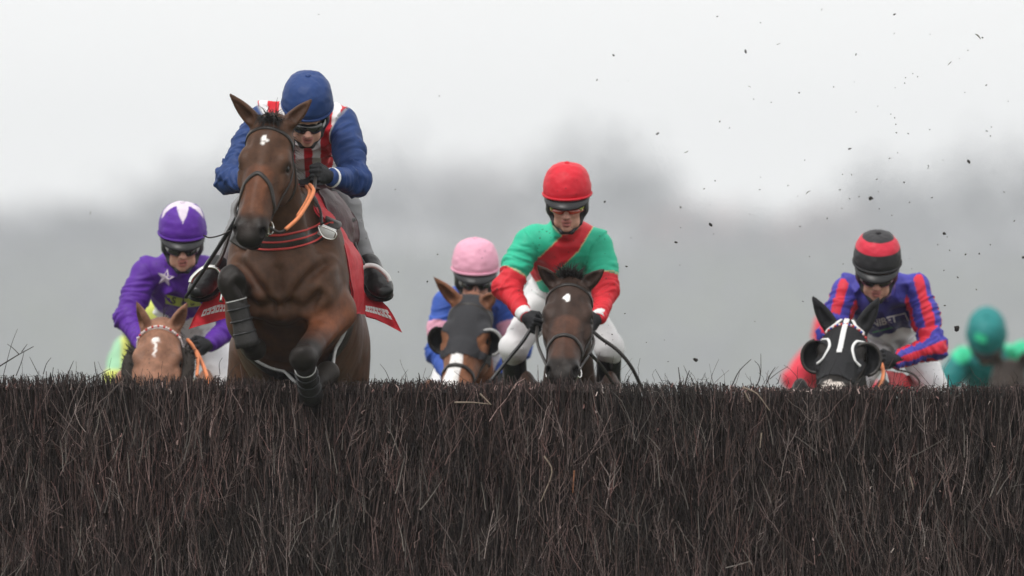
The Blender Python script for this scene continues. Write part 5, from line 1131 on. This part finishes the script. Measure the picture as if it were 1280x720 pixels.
# ------------------------------------------------------------------ turf and mud thrown into the air
def build_clods():
    rg = np.random.default_rng(3); meshes = []
    for v in range(7):
        n = 9; V = []; F = []; el = rg.uniform(1.0, 2.4)
        for i in range(n + 1):
            for j in range(n):
                th, ph = math.pi * i / n, 2 * math.pi * j / n; d = np.array((math.sin(th) * math.cos(ph), math.sin(th) * math.sin(ph), math.cos(th) * el)); V.append(d)
        V = np.array(V); V = V * (1 + .55 * vnoise(V * 1.3 + v * 9)[:, None] + .3 * vnoise(V * 3.1 + v)[:, None])
        for i in range(n):
            for j in range(n): F.append((i * n + j, (i + 1) * n + j, (i + 1) * n + (j + 1) % n, i * n + (j + 1) % n))
        me = bpy.data.meshes.new('clod'); me.from_pydata([tuple(q) for q in V], [], F); me.materials.append(M['mud']); meshes.append(me)
    blades = []
    for v in range(3):
        P = np.zeros((1, 6, 3)); t = np.linspace(-1, 1, 6); P[0, :, 2] = t * 3; P[0, :, 0] = rg.uniform(.4, 1.4) * t * t
        V, F, _ = tubes(P, np.array([[.12, .3, .38, .34, .25, .08]]), np.ones((1, 3)), 4); me = bpy.data.meshes.new('blade'); me.from_pydata([tuple(q) for q in V], [], [tuple(f) for f in F.tolist()]); me.materials.append(M['straw']); blades.append(me)
    spots = [(767, 69, 3.2), (932, 64, 3.4), (973, 55, 2.2), (1027, 12, 2.2), (1118, 18, 2.2), (1070, 68, 1.8), (1222, 44, 4.6), (1228, 47, 2.4), (1187, 79, 2.6), (937, 108, 2.4), (942, 124, 1.6), (999, 116, 2), (858, 190, 2.4), (822, 167, 2.6), (894, 226, 2), (1062, 186, 2.6), (1010, 240, 3), (1088, 248, 6.5), (1050, 237, 2), (1130, 228, 2.2), (1137, 253, 1.8), (1211, 202, 3.6), (1238, 170, 1.8), (888, 281, 4.4), (851, 259, 2.4), (756, 252, 2.6), (845, 303, 3), (1180, 292, 5), (1207, 318, 2.6), (1224, 317, 2.4), (1012, 321, 1.8), (1196, 411, 8.5), (870, 450, 6.2), (1279, 322, 3.5), (1165, 247, 1.6), (398, 18, 1.8), (549, 120, 1.6), (547, 318, 1.8), (534, 352, 2.4), (113, 266, 1.8), (460, 225, 1.6), (494, 237, 1.8), (498, 340, 1.6), (452, 300, 1.6), (783, 333, 2.4), (781, 392, 2), (765, 418, 2), (1034, 273, 1.6), (1181, 382, 2), (1160, 210, 1.5), (1132, 97, 1.5), (1141, 92, 1.4), (1147, 96, 1.3), (1131, 104, 1.5), (746, 100, 1.8), (964, 128, 1.4), (880, 236, 1.4), (950, 237, 1.5), (1099, 261, 1.5), (1187, 313, 1.5), (1096, 224, 1.6), (1180, 338, 2), (1234, 164, 1.5), (1268, 276, 1.8), (835, 452, 1.5), (808, 428, 1.5), (700, 330, 1.5), (1255, 240, 1.4), (1000, 283, 1.4), (985, 232, 1.3), (1006, 200, 1.2), (912, 160, 1.3), (1162, 162, 1.4), (1070, 140, 1.3)]
    spots = [(a, b, c * 1.3) for a, b, c in spots] + [(rg.uniform(740, 1275), rg.uniform(20, 440), rg.uniform(1.0, 2.0)) for _ in range(34)] + [(rg.uniform(1040, 1275), rg.uniform(90, 380), rg.uniform(1.2, 2.6)) for _ in range(22)]
    thin = {(1222, 44), (858, 190), (1010, 240), (1027, 12), (1187, 79), (973, 55), (937, 108), (113, 266), (398, 18)}
    for px, py, s in spots:
        y = rg.uniform(.6, 2.6); r = s * .5 * (CAM_D + y) / FPX; bl = (px, py) in thin
        o = bpy.data.objects.new('grass_blade' if bl else 'mud_clod', blades[int(rg.integers(3))] if bl else meshes[int(rg.integers(7))]); COL.objects.link(o)
        o.location = at(px, py, y); o.rotation_euler = tuple(rg.uniform(0, 6.28, 3)); k = r * (.75 if bl else .62); o.scale = (k, k, k)
        if s >= 7.5: lab, g = ('large ragged clod of mud flying beside the blue and red striped sleeve' if px == 1196 else 'dark clod flying just above the bare stretch of fence' if px == 870 else 'dark ragged clod flying above the black and red cap'), None
        elif bl: lab, g = 'thin torn blade of grass flying through the air', 'blades of grass in the air'
        else:
            g = 'specks of mud in the air'
            where = 'near the leading horse' if px < 560 else 'close to the red capped jockey' if px < 775 and py > 180 else 'high in the pale sky above every rider' if py < 160 else 'between the red cap and the black cap' if px < 1020 else 'around the black cap ringed in red' if py < 330 else 'beside the blue and red striped sleeve'
            lab = ('small dark clod of mud flying ' if s > 3.2 else 'tiny dark speck of mud flying ') + where
        o['label'] = lab; o['category'] = 'grass' if bl else 'mud'
        if g: o['group'] = g
build_clods()
